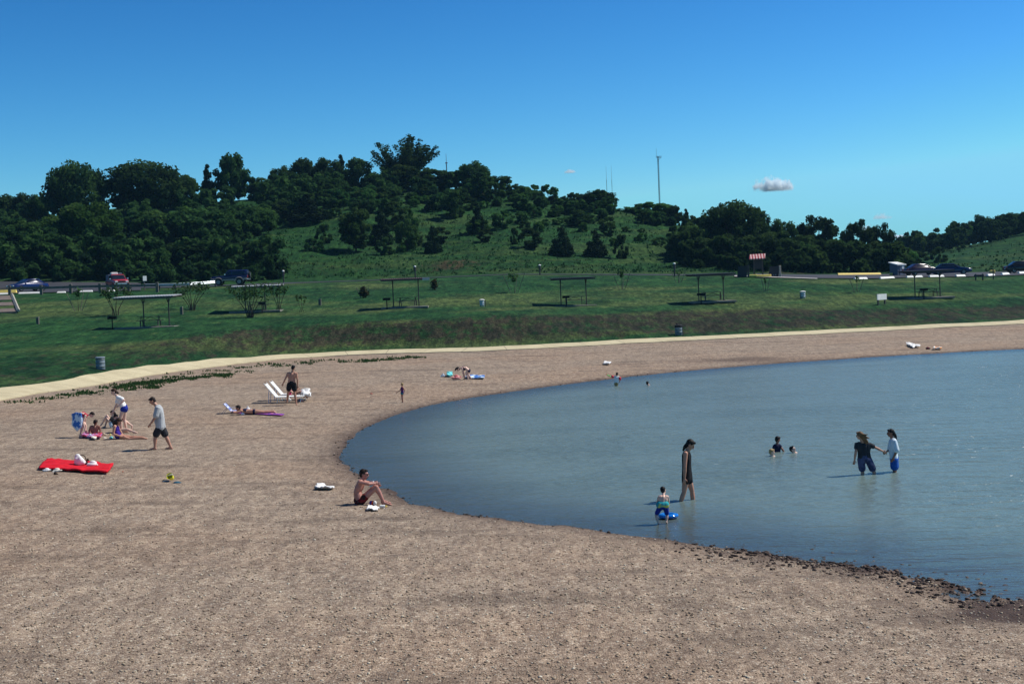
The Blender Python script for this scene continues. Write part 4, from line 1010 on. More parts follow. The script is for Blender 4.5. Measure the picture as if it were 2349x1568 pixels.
# ------------------------------------------------------------------ vehicles
M_alloy = simple('dull_alloy', (.20,.20,.21), .45, .6, .1, 3)
def paint(name, c): return simple(name, c, .22, .1, .06, 2, .6)
def wheel(t, x, y, r, w, rim=True):
    o = MB().lathe([(r*.62, -w/2), (r*.95, -w/2), (r, -w*.3), (r, w*.3), (r*.95, w/2), (r*.62, w/2)], (0, 0, 0), 22, False).build('wheel', M_black, t, True)
    o.rotation_euler = (R(90), 0, 0); o.location = (x, y, r)
    MB().lathe([(r*.62, -w*.42), (r*.5, -w*.30), (r*.16, -w*.36), (r*.12, w*.36), (r*.5, w*.30), (r*.62, w*.42)], (0, 0, 0), 16).build('rim', M_alloy, o, True)
def loft(secs, mat, name, t):
    """secs: (x, half-width bottom, half-width top, z0, z1)"""
    m = MB(); V = []; Fs = []; k = 8
    for x, wb, wt, z0, z1 in secs:
        e = min(.12, (z1 - z0) * .3)
        V += [(x, -wb*.92, z0), (x, -wb, z0+e), (x, -(wb+wt)/2*1.01, (z0+z1)/2), (x, -wt, z1-e*.6), (x, -wt*.9, z1), (x, wt*.9, z1), (x, wt, z1-e*.6), (x, (wb+wt)/2*1.01, (z0+z1)/2), (x, wb, z0+e), (x, wb*.92, z0)]
    k = 10
    for i in range(len(secs)-1):
        for j in range(k): Fs.append((i*k+j, i*k+(j+1) % k, (i+1)*k+(j+1) % k, (i+1)*k+j))
    Fs.append(tuple(range(k-1, -1, -1))); Fs.append(tuple((len(secs)-1)*k+j for j in range(k)))
    return m.add(V, Fs).build(name, mat, t, True)
def sedan(p, rz, mat, lab, L_=4.5, W_=1.72, H=1.36):
    t = thing('parked_car', lab, 'car', p, rz, 'cars parked along the car parks'); w = W_/2; q = L_/2
    loft([(-q, w*.80, w*.80, .38, .66), (-q+.12, w*.93, w*.92, .26, .82), (-q+1.0, w, w*.97, .22, .90), (q-1.45, w, w*.97, .22, .92), (q-.5, w*.97, w*.92, .22, .80), (q-.1, w*.90, w*.86, .28, .68), (q, w*.78, w*.78, .36, .58)], mat, 'body', t)
    loft([(-q+.55, w*.90, w*.78, .86, .92), (-q+1.15, w*.92, w*.72, .86, H-.03), (-q+1.6, w*.92, w*.70, .86, H), (q-2.0, w*.92, w*.70, .86, H-.02), (q-1.25, w*.92, w*.80, .84, .92)], mat, 'cabin', t)
    for s in (-1, 1):
        V = [(-q+1.0, s*(w*.925), .93), (q-1.5, s*(w*.925), .93), (q-2.02, s*(w*.745), H-.09), (-q+1.3, s*(w*.745), H-.09)]
        m = MB().add(V + [(x, y*.96, z) for x, y, z in V], [(0,1,2,3), (4,7,6,5), (0,4,5,1), (1,5,6,2), (2,6,7,3), (3,7,4,0)]); m.build('side_window', M_glass, t)
    for x0, x1, nm in ((q-1.22, q-1.98, 'windscreen'), (-q+.60, -q+1.14, 'rear_window')):
        s = 1 if nm == 'windscreen' else -1
        V = [(x0+.02*s, -w*.80, .93), (x0+.02*s, w*.80, .93), (x1+.02*s, w*.66, H-.05), (x1+.02*s, -w*.66, H-.05)]; V += [(x-.06*s, y, z-.02) for x, y, z in V]
        MB().add(V, [(0,1,2,3), (4,7,6,5), (0,4,5,1), (1,5,6,2), (2,6,7,3), (3,7,4,0)]).build(nm, M_glass, t)
    for x in (-q+.85, q-.9):
        for s in (-1, 1): wheel(t, x, s*(w-.10), .31, .2)
    for s in (-1, 1):
        MB().box((q-.06, s*w*.62, .60), (.12, .34, .13), bev=.02).build('headlight', M_lamp, t); MB().box((-q+.05, s*w*.62, .68), (.12, .36, .15), bev=.02).build('tail_light', M_red, t)
        MB().box((q-1.55, s*(w+.05), .96), (.12, .16, .11), bev=.03).build('wing_mirror', mat, t)
    MB().box((-q-.005, 0, .52), (.03, .5, .14)).build('number_plate', M_white, t)
    MB().box((q-.02, 0, .40), (.12, W_*.84, .14), bev=.03).build('bumper', M_board, t); MB().box((-q+.02, 0, .42), (.12, W_*.84, .14), bev=.03).build('bumper', M_board, t); return t
def suv(p, rz):
    t = thing('four_wheel_drive', 'navy blue four-wheel drive with tan lower trim and spare wheel, facing left', 'four-wheel drive', p, rz)
    mat = paint('navy_paint', (.012,.020,.075)); tan = simple('tan_trim', (.42,.33,.29), .45); L_, W_, H = 4.15, 1.75, 1.72; w = W_/2; q = L_/2
    loft([(-q, w*.9, w*.9, .72, 1.06), (-q+.1, w*.97, w*.95, .66, 1.10), (-q+2.0, w, w*.97, .66, 1.14), (q-1.3, w, w*.97, .66, 1.10), (q-.2, w*.97, w*.93, .66, 1.02), (q, w*.9, w*.88, .72, .95)], mat, 'body', t)
    loft([(-q+.05, w*.93, w*.84, 1.08, H-.08), (-q+.2, w*.94, w*.83, 1.08, H-.01), (q-2.1, w*.94, w*.83, 1.08, H), (q-1.95, w*.94, w*.82, 1.08, H-.02), (q-1.45, w*.94, w*.86, 1.06, 1.14)], mat, 'cabin', t)
    m = MB(); 
    for s in (-1, 1):
        m.box((-.02, s*(w-.01), .62), (1.55, .07, .16), bev=.02); m.box((q-.25, s*(w-.02), .66), (.5, .07, .2), bev=.02); m.box((-q+.28, s*(w-.02), .66), (.5, .07, .2), bev=.02)
    m.build('tan_trim', tan, t); 
    m = MB()
    for s in (-1, 1):
        for x in (q-.82, -q+.95):
            arc = [(x+.52*math.cos(a), s*w, .36+.52*math.sin(a)) for a in np.linspace(.15, 2.99, 9)]; m.tube(arc, .055, 6)
    m.build('wheel_arches', tan, t)
    for s in (-1, 1):
        for x0, x1 in ((q-1.62, q-2.35), (q-2.45, -q+.3)):
            V = [(x0, s*w*.955, 1.15), (x1, s*w*.955, 1.15), (x1, s*w*.865, H-.12), (x0 - (.36 if x0 > .3 else 0), s*w*.865, H-.12)]; V += [(x, y*.95, z) for x, y, z in V]
            MB().add(V, [(0,1,2,3), (4,7,6,5), (0,4,5,1), (1,5,6,2), (2,6,7,3), (3,7,4,0)]).build('side_window', M_glass, t)
        wheel(t, q-.82, s*(w-.12), .38, .26); wheel(t, -q+.95, s*(w-.12), .38, .26)
        MB().box((-q-.01, s*w*.82, .92), (.08, .16, .30), bev=.02).build('tail_light', M_red, t); MB().box((q-.02, s*w*.66, .86), (.10, .32, .17), bev=.02).build('headlight', M_lamp, t); MB().box((q-1.62, s*(w+.08), 1.22), (.14, .18, .16), bev=.03).build('wing_mirror', M_chrome, t)
    V = [(q-1.42, -w*.82, 1.14), (q-1.42, w*.82, 1.14), (q-1.90, w*.76, H-.05), (q-1.90, -w*.76, H-.05)]; V += [(x-.06, y, z-.02) for x, y, z in V]
    MB().add(V, [(0,1,2,3), (4,7,6,5), (0,4,5,1), (1,5,6,2), (2,6,7,3), (3,7,4,0)]).build('windscreen', M_glass, t)
    MB().box((q+.03, 0, .62), (.14, W_*.96, .18), bev=.04).build('bumper', M_chrome, t); MB().box((-q-.03, 0, .62), (.14, W_*.96, .18), bev=.04).build('bumper', M_chrome, t)
    o = MB().lathe([(.18, -.1), (.34, -.1), (.36, -.05), (.36, .05), (.34, .1), (.18, .1)], (0, 0, 0), 20).build('spare_wheel', M_black, t, True); o.rotation_euler = (0, R(90), 0); o.location = (-q-.14, 0, 1.10)
    MB().lathe([(.2, -.105), (.12, -.09), (.12, .09), (.2, .105)], (0, 0, 0), 14).build('rim', M_chrome, o, True); return t
def pickup(p, rz):
    t = thing('red_truck', 'red truck facing the camera with a pale box on its roof, behind the fence', 'truck', p, rz)
    mat = paint('red_paint', (.50,.035,.035)); dk = M_board; L_, W_, H = 4.6, 1.75, 1.62; w = W_/2; q = L_/2
    loft([(-q, w*.93, w*.93, .5, 1.0), (-.4, w, w*.97, .42, 1.02), (q-1.25, w, w*.97, .42, 1.04), (q-.3, w*.97, w*.93, .42, .98), (q, w*.9, w*.88, .5, .86)], mat, 'body', t)
    loft([(-.75, w*.92, w*.82, .98, H-.04), (-.6, w*.93, w*.80, .98, H), (.45, w*.93, w*.79, .98, H-.01), (1.15, w*.93, w*.84, .98, 1.06)], mat, 'cab', t)
    V = [(1.17, -w*.82, 1.07), (1.17, w*.82, 1.07), (.50, w*.72, H-.05), (.50, -w*.72, H-.05)]; V += [(x-.06, y, z-.02) for x, y, z in V]
    MB().add(V, [(0,1,2,3), (4,7,6,5), (0,4,5,1), (1,5,6,2), (2,6,7,3), (3,7,4,0)]).build('windscreen', M_glass, t)
    for s in (-1, 1):
        V = [(.95, s*w*.935, 1.06), (-.6, s*w*.935, 1.06), (-.55, s*w*.83, H-.1), (.4, s*w*.83, H-.1)]; V += [(x, y*.95, z) for x, y, z in V]
        MB().add(V, [(0,1,2,3), (4,7,6,5), (0,4,5,1), (1,5,6,2), (2,6,7,3), (3,7,4,0)]).build('side_window', M_glass, t)
        for x in (-q+.9, q-.85): wheel(t, x, s*(w-.11), .35, .22)
        MB().box((q-.02, s*w*.68, .76), (.1, .3, .18), bev=.02).build('headlight', M_lamp, t); MB().box((1.0, s*(w+.1), 1.12), (.12, .2, .16), bev=.03).build('wing_mirror', M_chrome, t)
    MB().box((q, 0, .52), (.14, W_*.95, .17), bev=.04).build('bumper', M_chrome, t); MB().box((q+.0, 0, .78), (.06, .7, .2)).build('grille', M_board, t)
    MB().box((-1.6, 0, 1.32), (1.3, W_*.86, .62), bev=.05).build('bed_cover', M_hut, t)
    MB().box((-.15, -.28, H+.12), (.55, .75, .26), bev=.05).build('roof_box', M_white, t)
    MB().box((-.35, .35, H+.08), (.5, .5, .18), bev=.04).build('roof_bag', M_hut, t); return t
def parkpt(vx, D): p = ground_at(vx, D); p.z += .11; return p
sedan(parkpt(71, 158.5), R(-128), paint('royal_blue_paint', (.006,.014,.085)), 'royal blue sedan parked behind the wooden fence at the left edge')
pickup(parkpt(276, 161.5), R(-62))
p = ground_at(536, 163.3); p.z += .06; suv(p, R(180))
sedan(parkpt(2120, 167), R(14), paint('dark_maroon_paint', (.022,.009,.026)), 'dark maroon sedan beside the grey hut, left of the blue one', 4.4, 1.7, 1.34)
sedan(parkpt(2186, 166.5), R(-14), paint('blue_paint', (.007,.028,.085)), 'shiny blue sedan facing right at the right car park', 4.6, 1.75, 1.36)
sedan(parkpt(2354, 170), R(0), paint('black_paint', (.008,.008,.010)), 'black car cut off by the right edge of the photo', 4.6, 1.75, 1.4)
# ------------------------------------------------------------------ saplings on the lawn
L_sap = leaf_mat('sapling_leaves', (.026,.066,.020), (.044,.095,.026), (.070,.125,.036), .35)
def sapling(vx, vy, hpx, wpx, stems, nl, lab, lm=None, stakes=False, name='sapling', style='bush', size=.11):
    p = gnd(vx, vy, dmin=95); s = F / p.y; h = hpx / s; w = wpx / s; rg = np.random.default_rng(int(vx*7 + vy))
    t = thing(name, lab, name.replace('_', ' '), p, 0, 'young trees planted on the lawn'); m = MB(); C = []; Rr = []
    if style == 'cone':
        for k in range(26):
            u = rg.random(); C.append((rg.normal(0, .10*w), rg.normal(0, .10*w), h*(.12 + .8*u))); Rr.append(w*(.22*(1 - abs(u - .4)*1.1)) + .04)
        m.tube([(0, 0, -.1), (0, 0, h*.5)], .03, 6)
    else:
        for i in range(stems):
            a = rg.uniform(0, 6.28) if stems > 1 else 0; sp = (rg.uniform(.25, 1.0) if stems > 1 else .05); dx = (i / max(1, stems - 1) - .5) * 2 if stems > 1 else 0
            e = Vector((dx * w * .45, math.sin(a) * w * .3, h * rg.uniform(.72, 1.0))); mid = Vector((e.x * .42, e.y * .4, e.z * .45))
            b0 = Vector((dx * .22, 0, -.1)); r0 = .045 * h / 3
            m.tube([b0, mid * .5, mid, e], [r0 * 1.2, r0, r0 * .7, r0 * .25], 6)
            for k in range(5):
                f = rg.uniform(.45, 1.0); q = mid.lerp(e, f); q2 = q + Vector((rg.normal(0, .22*w/2), rg.normal(0, .22*w/2), rg.uniform(.05, .2)*h)); m.tube([q, q2], [r0*.35, r0*.15], 5); C.append(tuple(q2)); Rr.append(.13*w*rg.uniform(.6, 1.2)); C.append(tuple(q)); Rr.append(.10*w)
    C = np.array(C); Rr = np.array(Rr)
    Vl, Fl, tn = leaves(C, Rr * 1.25, int(nl * (.95 if style == 'cone' else .42)), size, rg, np.clip(rg.normal(.55, .2, len(C)), 0, 1), .9)
    mesh_np('foliage', Vl, Fl, lm or L_sap, t, False, {'tone': tn}); m.build('stem', M_bark, t, True)
    if stakes:
        for sx, sy in ((-1, 0), (1, .1), (.3, .9)):
            MB().tube([(sx*w*.16, sy*.3, -.1), (sx*w*.55, sy*.8, h*.86)], .03, 6).build('stake', M_wood, t)
sapling(441, 710, 62, 82, 7, 900, 'wide many-stemmed sapling right of the leftmost shelter')
sapling(574, 727, 74, 100, 7, 1300, 'largest leafy sapling with splayed stems on the left lawn')
sapling(640, 712, 66, 40, 4, 500, 'slim sapling right of the largest leafy sapling')
sapling(692, 714, 38, 22, 3, 160, 'thin nearly bare sapling, rightmost of the left lawn')
sapling(265, 723, 70, 72, 4, 700, 'forked sapling standing left of the leftmost shelter')
sapling(180, 712, 48, 46, 1, 260, 'white-stemmed sapling held by stakes below the fence', None, True)
sapling(833, 682, 28, 26, 1, 700, 'brownish cone-shaped juniper between stakes on the left centre lawn', L_brown, True, 'young_juniper', 'cone', .09)
sapling(997, 664, 26, 22, 1, 600, 'brownish cone-shaped juniper between stakes right of the reddish-roofed shelter', L_brown, True, 'young_juniper', 'cone', .09)
sapling(1180, 671, 52, 46, 1, 420, 'staked sapling with leafy top left of the middle shelter', None, True)
sapling(1427, 663, 44, 36, 1, 260, 'staked sapling with pale stem right of the middle shelter', None, True)
sapling(1557, 648, 34, 30, 1, 90, 'nearly bare staked sapling below the lamp bollard left of the noticeboards', None, True)
sapling(1757, 667, 36, 18, 1, 90, 'thin staked sapling below the roofed noticeboard', None, True)
sapling(1966, 668, 34, 30, 1, 70, 'bare staked sapling below the first white wheel stop', None, True)
# weeds along the beach edge of the path
def weeds(name, label, spots, seed):
    rg = np.random.default_rng(seed); P = []
    for vx, vy, rx, ry, n in spots:
        c = gnd(vx, vy, dmin=50)
        for _ in range(n):
            q = gnd(vx + rg.normal(0, rx), vy + rg.normal(0, ry), dmin=50); P.append((q.x, q.y, q.z))
    P = np.array(P); n = len(P); k = 7; P = np.repeat(P, k, 0) + np.c_[rg.normal(0, .13, (n*k, 2)), np.zeros(n*k)]; n *= k
    an = rg.random(n)*3.14; h = .04 + .09*rg.random(n); w = .025 + .03*rg.random(n); t = np.stack([np.cos(an), np.sin(an), 0*an], 1); ln = np.c_[rg.normal(0, .4, (n, 2))*h[:, None], h]
    Vv = np.stack([P - t*w[:, None] - [0, 0, .03], P + t*w[:, None] - [0, 0, .03], P + t*w[:, None]*.6 + ln, P - t*w[:, None]*.4 + ln], 1).reshape(-1, 3)
    o = mesh_np(name, Vv, np.arange(4*n).reshape(-1, 4), L_sap, None, False, {'tone': np.repeat(rg.random(n)*.7, 4)}); tag(o, label, 'weeds', None, 'stuff')
sp = []
for vx, vy in ((60,921),(110,914),(160,906),(210,897),(260,889),(300,880),(350,872),(400,864),(450,857),(500,850),(560,842),(620,835),(680,830),(740,826)): sp.append((vx, vy, 22, 1.2, 10))
for vx, vy, rx, ry, n in ((190,902,16,1.5,18),(285,886,12,2.5,45),(322,880,12,2,40),(352,877,10,2.5,50),(388,873,9,2,40),(345,888,8,1.6,25),(300,893,8,1.3,12),(430,868,12,1.4,25),(470,864,9,1.2,18),(508,861,9,1.6,45),(525,858,5,1,12),(800,829,14,1.0,14),(845,827,10,1.2,34),(905,822,14,1.0,22),(945,819,14,.9,25),(880,825,8,.9,14),(640,838,20,1.2,12),(700,834,12,.9,8),(565,852,8,1,6)): sp.append((vx, vy, rx, ry, n))
weeds('weeds', 'low green weeds growing in the gravel along the beach side of the path', sp, 4)
# ------------------------------------------------------------------ things lying on the beach
class Crop:
    """a working window on the photograph: pixel offsets and magnification"""
    def __init__(s, x0, y0, k): s.x0, s.y0, s.k = x0, y0, k
    def px(s, x, y): return (s.x0 + x / s.k) / 1.7437, (s.y0 + y / s.k) / 1.7437
    def ground(s, x, y): return gnd(*s.px(x, y), z0=None)
    def water(s, x, y): return at_z(*s.px(x, y), 0.0)
    def at(s, x, y, D): return at(*s.px(x, y), D)
    def scale(s, D): return F / D * 1.7437 * s.k      # window pixels per metre
cA = Crop(240, 1530, 4.698); cB = Crop(880, 1440, 5.8725); cC = Crop(1250, 1840, 5.8725); cD = Crop(2520, 1720, 3.92)
cE = Crop(3020, 1680, 7.83); cF = Crop(3240, 1680, 5.6); cG = Crop(100, 1780, 3.356); cH = Crop(1700, 1430, 7.83); cI = Crop(1520, 1500, 11.745); cJ = Crop(2380, 1420, 7.83); cK = Crop(3500, 1300, 5.8725)
def cloth_mat(name, c, rough=.85, var=.12, c2=None, scale=7):
    if name in _cache: return _cache[name]
    m, nt, N, L, b = newmat(name); p = objpos(nt)
    if c2: col = mixc(nt, mapr(nt, noise(nt, p, scale, 2), .46, .54), c, c2)
    else: col = ramp(nt, noise(nt, p, 9, 3), [(.3, tuple(x*(1-var) for x in c)), (.7, tuple(min(1, x*(1+var)) for x in c))])
    L.new(col, b.inputs['Base Color']); b.inputs['Roughness'].default_value = rough; b.inputs['Specular IOR Level'].default_value = .2
    bump(nt, b, noise(nt, p, 14, 3), .35, .02); _cache[name] = m; return m
K_white = cloth_mat('white_cotton', (.80,.79,.76), .9, .05)
K_red = cloth_mat('red_blanket_cloth', (.60,.008,.018), .8, .15)
def sheet(name, label, cat, crop, corners, mat, thick=.03, amp=.03, fs=3.0, seed=1, group=None, n=26, edge=.06):
    P = [crop.ground(*c) for c in corners]; o = sum(P, Vector()) / 4; rg = np.random.default_rng(seed); V = []; k = n + 1
    for i in range(k):
        for j in range(k):
            u, v = i / n, j / n; eu = u + edge * (fbm(np.array([v * 5 + seed]), np.array([.3]), seed)[0] - .47) * (1 if u > .5 else -1) * abs(2*u - 1); ev = v + edge * (fbm(np.array([u * 5 + seed]), np.array([7.3]), seed + 3)[0] - .47) * (1 if v > .5 else -1) * abs(2*v - 1)
            q = (P[0]*(1-eu)+P[1]*eu)*(1-ev) + (P[3]*(1-eu)+P[2]*eu)*ev
            h = amp * max(0, fbm(np.array([q.x*fs]), np.array([q.y*fs]), seed + 9)[0] - .30) * 3.2
            V.append((q.x - o.x, q.y - o.y, zt(q.x, q.y) - o.z + h + thick + .012))
    Q_ = [(i*k+j, (i+1)*k+j, (i+1)*k+j+1, i*k+j+1) for i in range(n) for j in range(n)]
    ob = mesh_np(name, V, Q_, mat, None, True); ob.location = o
    md = ob.modifiers.new('thickness', 'SOLIDIFY'); md.thickness = thick + .02; md.offset = -1
    return tag(ob, label, cat, group)
def bake(mb, voxel, smooth=3):
    """fuse shapes into one continuous surface"""
    me = bpy.data.meshes.new('tmp'); me.from_pydata([tuple(p) for p in mb.v], [], mb.f)
    b = bmesh.new(); b.from_mesh(me); bmesh.ops.recalc_face_normals(b, faces=b.faces); b.to_mesh(me); b.free()
    o = bpy.data.objects.new('tmp', me); COL.objects.link(o)
    r = o.modifiers.new('r', 'REMESH'); r.mode = 'VOXEL'; r.voxel_size = voxel; r.use_smooth_shade = True
    if smooth: s = o.modifiers.new('s', 'SMOOTH'); s.factor = .5; s.iterations = smooth
    dg = bpy.context.evaluated_depsgraph_get(); dg.update(); nm = bpy.data.meshes.new_from_object(o.evaluated_get(dg))
    bpy.data.objects.remove(o); bpy.data.meshes.remove(me)
    for p in nm.polygons: p.use_smooth = True
    return nm
def fused(name, mb, mat, voxel, parent=None, smooth=3):
    me = bake(mb, voxel, smooth); me.name = name; me.materials.clear(); me.materials.append(mat)
    o = bpy.data.objects.new(name, me); COL.objects.link(o)
    if parent: o.parent = parent
    return o
def pile(name, label, cat, crop, x, y, w, h, mat, seed=1, depth=None, n=9, group=None, base=None, lift=0.0):
    p = base.copy() if base else crop.ground(x, y + h/2); s = crop.scale(p.y); W_, H = w / s, h / s; d = depth or W_ * .7; rg = np.random.default_rng(seed); mb = MB()
    mb.ball((0, 0, H*.30), (W_*.44, d*.44, H*.36), 8); mb.ball((rg.uniform(-.15,.1)*W_, 0, H*.62), (W_*.26, d*.28, H*.34), 8)
    for i in range(n):
        x_ = rg.uniform(-.38, .38); z_ = rg.uniform(.15, .78) * (1 - abs(x_)*1.1); r = rg.uniform(.10, .2)
        mb.ball((x_*W_, rg.uniform(-.3, .3)*d, z_*H), (r*W_*1.1, r*d*1.1, max(.16*H, r*H)), 6)
    o = fused(name, mb, mat, max(.010, min(W_, H) * .06)); o.location = (p.x, p.y, p.z - .01 + lift); return tag(o, label, cat, group)

sheet('red_blanket', 'long bright red blanket spread on the gravel near the left edge', 'blanket', cG, [(180,330),(300,205),(1190,285),(1115,392)], K_red, .025, .04, 3.2, 5, n=40)
pile('clothes_pile', 'tall heap of white clothes in the middle of the red blanket', 'clothes', cG, 735, 215, 165, 165, K_white, 3, lift=.09)
pile('white_shirt', 'white shirt dropped beside the heap on the red blanket', 'shirt', cG, 900, 272, 165, 82, K_white, 4, lift=.09)
pile('white_socks', 'pair of crumpled white cloths on the near left corner of the red blanket', 'cloth', cG, 290, 315, 125, 52, K_white, 5)
pile('white_socks', 'crumpled whitish cloth on the near edge of the red blanket', 'cloth', cG, 435, 318, 145, 60, cloth_mat('cream_cotton', (.72,.66,.56)), 6)
pile('dark_bag', 'small dark brown bag behind the white heap on the red blanket', 'bag', cG, 845, 205, 70, 90, cloth_mat('dark_leather', (.035,.022,.016)), 7)
pile('dark_bag', 'dark brown shoe just off the near edge of the red blanket', 'shoe', cG, 410, 362, 62, 46, cloth_mat('dark_leather', (.035,.022,.016)), 8)
def pt_ring():
    p = cG.ground(768, 290); s = cG.scale(p.y); t = thing('basket_handle', 'dark hoop handle of a basket behind the white heap', 'basket', p); m = MB(); r = .42
    h = 170 / s
    m.tube([(.12*math.cos(a), 0, h*.55 + h*.45*math.sin(a)) for a in np.linspace(-.4, 3.54, 14)], .012, 6); m.build('handle', M_iron, t); MB().lathe([(.14, 0), (.17, h*.45), (.16, h*.45), (.12, .02)], (0, 0, 0), 14).build('basket', cloth_mat('dark_leather', (.035,.022,.016)), t)
pt_ring()
pile('orange_float', 'tiny orange object on the gravel just right of the red blanket', 'toy', cG, 1312, 340, 22, 24, cloth_mat('orange_plastic', (.75,.12,.04), .4), 9)
# sand toys
def bucket():
    p = cG.ground(1975, 472); s = cG.scale(p.y); w = 92 / s; t = thing('toy_bucket', 'bright yellow toy bucket tipped over on the left gravel', 'toy bucket', (p.x, p.y, p.z + w*.42))
    m = MB().lathe([(w*.34, 0), (w*.46, w*.82), (w*.50, w*.84), (w*.50, w*.90), (w*.44, w*.88), (w*.31, w*.06), (.001, w*.05)], (0, 0, 0), 18, False); o = m.build('pail', simple('yellow_plastic', (.80,.74,.03), .35), t, True); o.rotation_euler = (R(60), R(-20), 0)
    h = MB().tube([(w*.5*math.cos(a), 0, w*.85 + w*.35*math.sin(a)) for a in np.linspace(0, 3.14, 9)], .008, 6).build('handle', M_white, t, True); h.rotation_euler = (R(60), R(-20), 0)
bucket()
pile('blue_toy', 'flat dark blue toy beside the tipped yellow bucket', 'toy', cG, 2045, 484, 130, 30, cloth_mat('blue_plastic', (.02,.10,.16), .5), 11)
pile('brown_toy', 'brownish toy left of the tipped yellow bucket', 'toy', cG, 1885, 458, 110, 38, cloth_mat('brown_toy_cloth', (.20,.14,.06), .7, .1, (.10,.16,.24)), 12)
sheet('white_towel', 'white towel dropped on the gravel left of the sitting man', 'towel', cC, [(70,700),(110,600),(520,640),(470,705)], K_white, .008, .05, 5, 6, edge=.35)
sheet('white_cloth', 'crumpled white cloth on the gravel in front of the sitting man', 'cloth', cC, [(1285,1190),(1330,1090),(1560,1130),(1520,1195)], K_white, .006, .035, 7, 7, edge=.4)
def beach_ball():
    p = cC.ground(1425, 1045); s = cC.scale(p.y); r = 62 / s; t = thing('beach_bag', 'small colourful bag of red, purple and white beside the sitting man\'s legs', 'bag', p)
    for i, (c, nm) in enumerate((((.07,.04,.30), 'purple_cloth'), ((.60,.08,.02), 'orange_cloth'), ((.75,.72,.66), 'pale_cloth'))):
        fused('pouch', MB().ball((( i-1)*r*.75, -.02*i, r*(.95 if i != 1 else .8)), (r*.75, r*.7, r*.9), 8).ball(((i-1)*r*.6, 0, r*1.5), (r*.4, r*.4, r*.35), 6), cloth_mat(nm, c), r*.12, t)
beach_ball()
def bottle():
    p = cC.ground(1580, 1105); s = cC.scale(p.y); t = thing('lotion_bottle', 'white lotion bottle with a yellow cap lying in front of the sitting man', 'bottle', (p.x, p.y, p.z + .035), R(-14))
    a = MB().lathe([(.012, 0), (.034, .01), (.036, .11), (.02, .135)], (0, 0, 0), 14).build('bottle_body', M_white, t, True); a.rotation_euler = (0, R(90), 0); a = MB().lathe([(.021, .135), (.021, .17), (.012, .175)], (0, 0, 0), 12).build('cap', M_yel, t, True); a.rotation_euler = (0, R(90), 0)
bottle()
pile('crumpled_paper', 'small white scrap lying near the lotion bottle cap', 'litter', cC, 1683, 1100, 44, 36, K_white, 14); pile('crumpled_paper', 'small white scrap lying left of the white cloth by the sitting man', 'litter', cC, 1128, 1118, 40, 36, K_white, 15)
# towels of the bending woman
sheet('blue_towel', 'blue and white beach towel under the bending woman\'s feet', 'towel', cH, [(1240,655),(1300,585),(1865,615),(1850,672)], cloth_mat('blue_white_towel', (.62,.74,.82), .9, .1, (.05,.17,.50), 4), .03, .05, 4, 8)
sheet('cyan_towel', 'turquoise towel between the pink clothes and the white bag', 'towel', cH, [(690,605),(700,530),(850,530),(850,605)], cloth_mat('turquoise_cloth', (.16,.62,.62)), .05, .10, 6, 9)
pile('pink_clothes', 'heap of pink and red clothes in front of the bending woman', 'clothes', cH, 985, 580, 330, 145, cloth_mat('pink_red_cloth', (.60,.14,.15), .9, .1, (.70,.36,.34), 6), 16, n=14)
pile('white_bag', 'round white bag with a dark shadow left of the turquoise towel', 'bag', cH, 560, 525, 150, 125, cloth_mat('white_blue_bag', (.72,.76,.78), .7, .1, (.28,.36,.55), 8), 17)
pile('brown_box', 'small brown pouch between the white bag and the turquoise towel', 'pouch', cH, 648, 575, 66, 62, cloth_mat('brown_leather', (.22,.10,.03)), 18)
# far side of the bay
sheet('white_towel', 'white towel spread on the far gravel at the right', 'towel', cK, [(740,470),(800,448),(1080,520),(880,540)], K_white, .04, .09, 3, 10, edge=.25)
pile('dark_clothes', 'dark red and black clothes right of the far white towel', 'clothes', cK, 1245, 522, 125, 62, cloth_mat('maroon_cloth', (.16,.02,.03), .9, .1, (.02,.02,.04), 6), 19)
sheet('striped_towel', 'orange and pale striped towel at the far right by the water', 'towel', cK, [(1365,575),(1390,545),(1580,560),(1540,578)], cloth_mat('orange_pale_towel', (.75,.76,.70), .9, .1, (.72,.30,.10), 4), .04, .08, 4, 11)
sheet('white_cloth', 'thin white cloth alone on the far gravel above the child with red armbands', 'cloth', cJ, [(265,295),(300,240),(505,262),(430,305)], K_white, .03, .06, 5, 12)
pp_ = gnd(852, 902); o = pile('red_scrap', 'small dull red cloth alone on the gravel left of the little girl', 'cloth', cA, 0, 0, 70, 22, cloth_mat('dull_red_cloth', (.36,.06,.05)), 20, base=pp_)
# things around the family group
pile('white_bag', 'white and blue beach bag beside the bending child\'s hands', 'bag', cA, 565, 985, 120, 105, cloth_mat('white_blue_bag', (.72,.76,.78), .7, .1, (.28,.36,.55), 8), 21)
pile('red_bag', 'red and yellow bag behind the sitting dark-haired boy', 'bag', cA, 566, 890, 100, 140, cloth_mat('red_yellow_bag', (.34,.015,.02), .8, .1, (.55,.36,.03), 5), 22, base=cA.ground(566, 985))
sheet('pink_towel', 'pink, red and purple towel under the family group\'s bags', 'towel', cA, [(410,1040),(440,980),(800,1005),(760,1060)], cloth_mat('pink_purple_towel', (.50,.04,.08), .9, .1, (.42,.22,.42), 8), .03, .05, 6, 13)
sheet('pale_towel', 'cream towel corner in front of the pink towel', 'towel', cA, [(590,1075),(600,1045),(690,1050),(680,1078)], cloth_mat('cream_cotton', (.72,.66,.56)), .02, .04, 6, 14)
pile('cyan_box', 'small turquoise and white cooler left of the woman in the purple swimsuit', 'cooler', cA, 962, 1012, 84, 52, cloth_mat('turquoise_cloth', (.16,.62,.62)), 23)
pile('straw_hat', 'pale straw hat on the gravel in front of the boy', 'hat', cA, 832, 952, 120, 56, cloth_mat('straw', (.42,.33,.24)), 24)
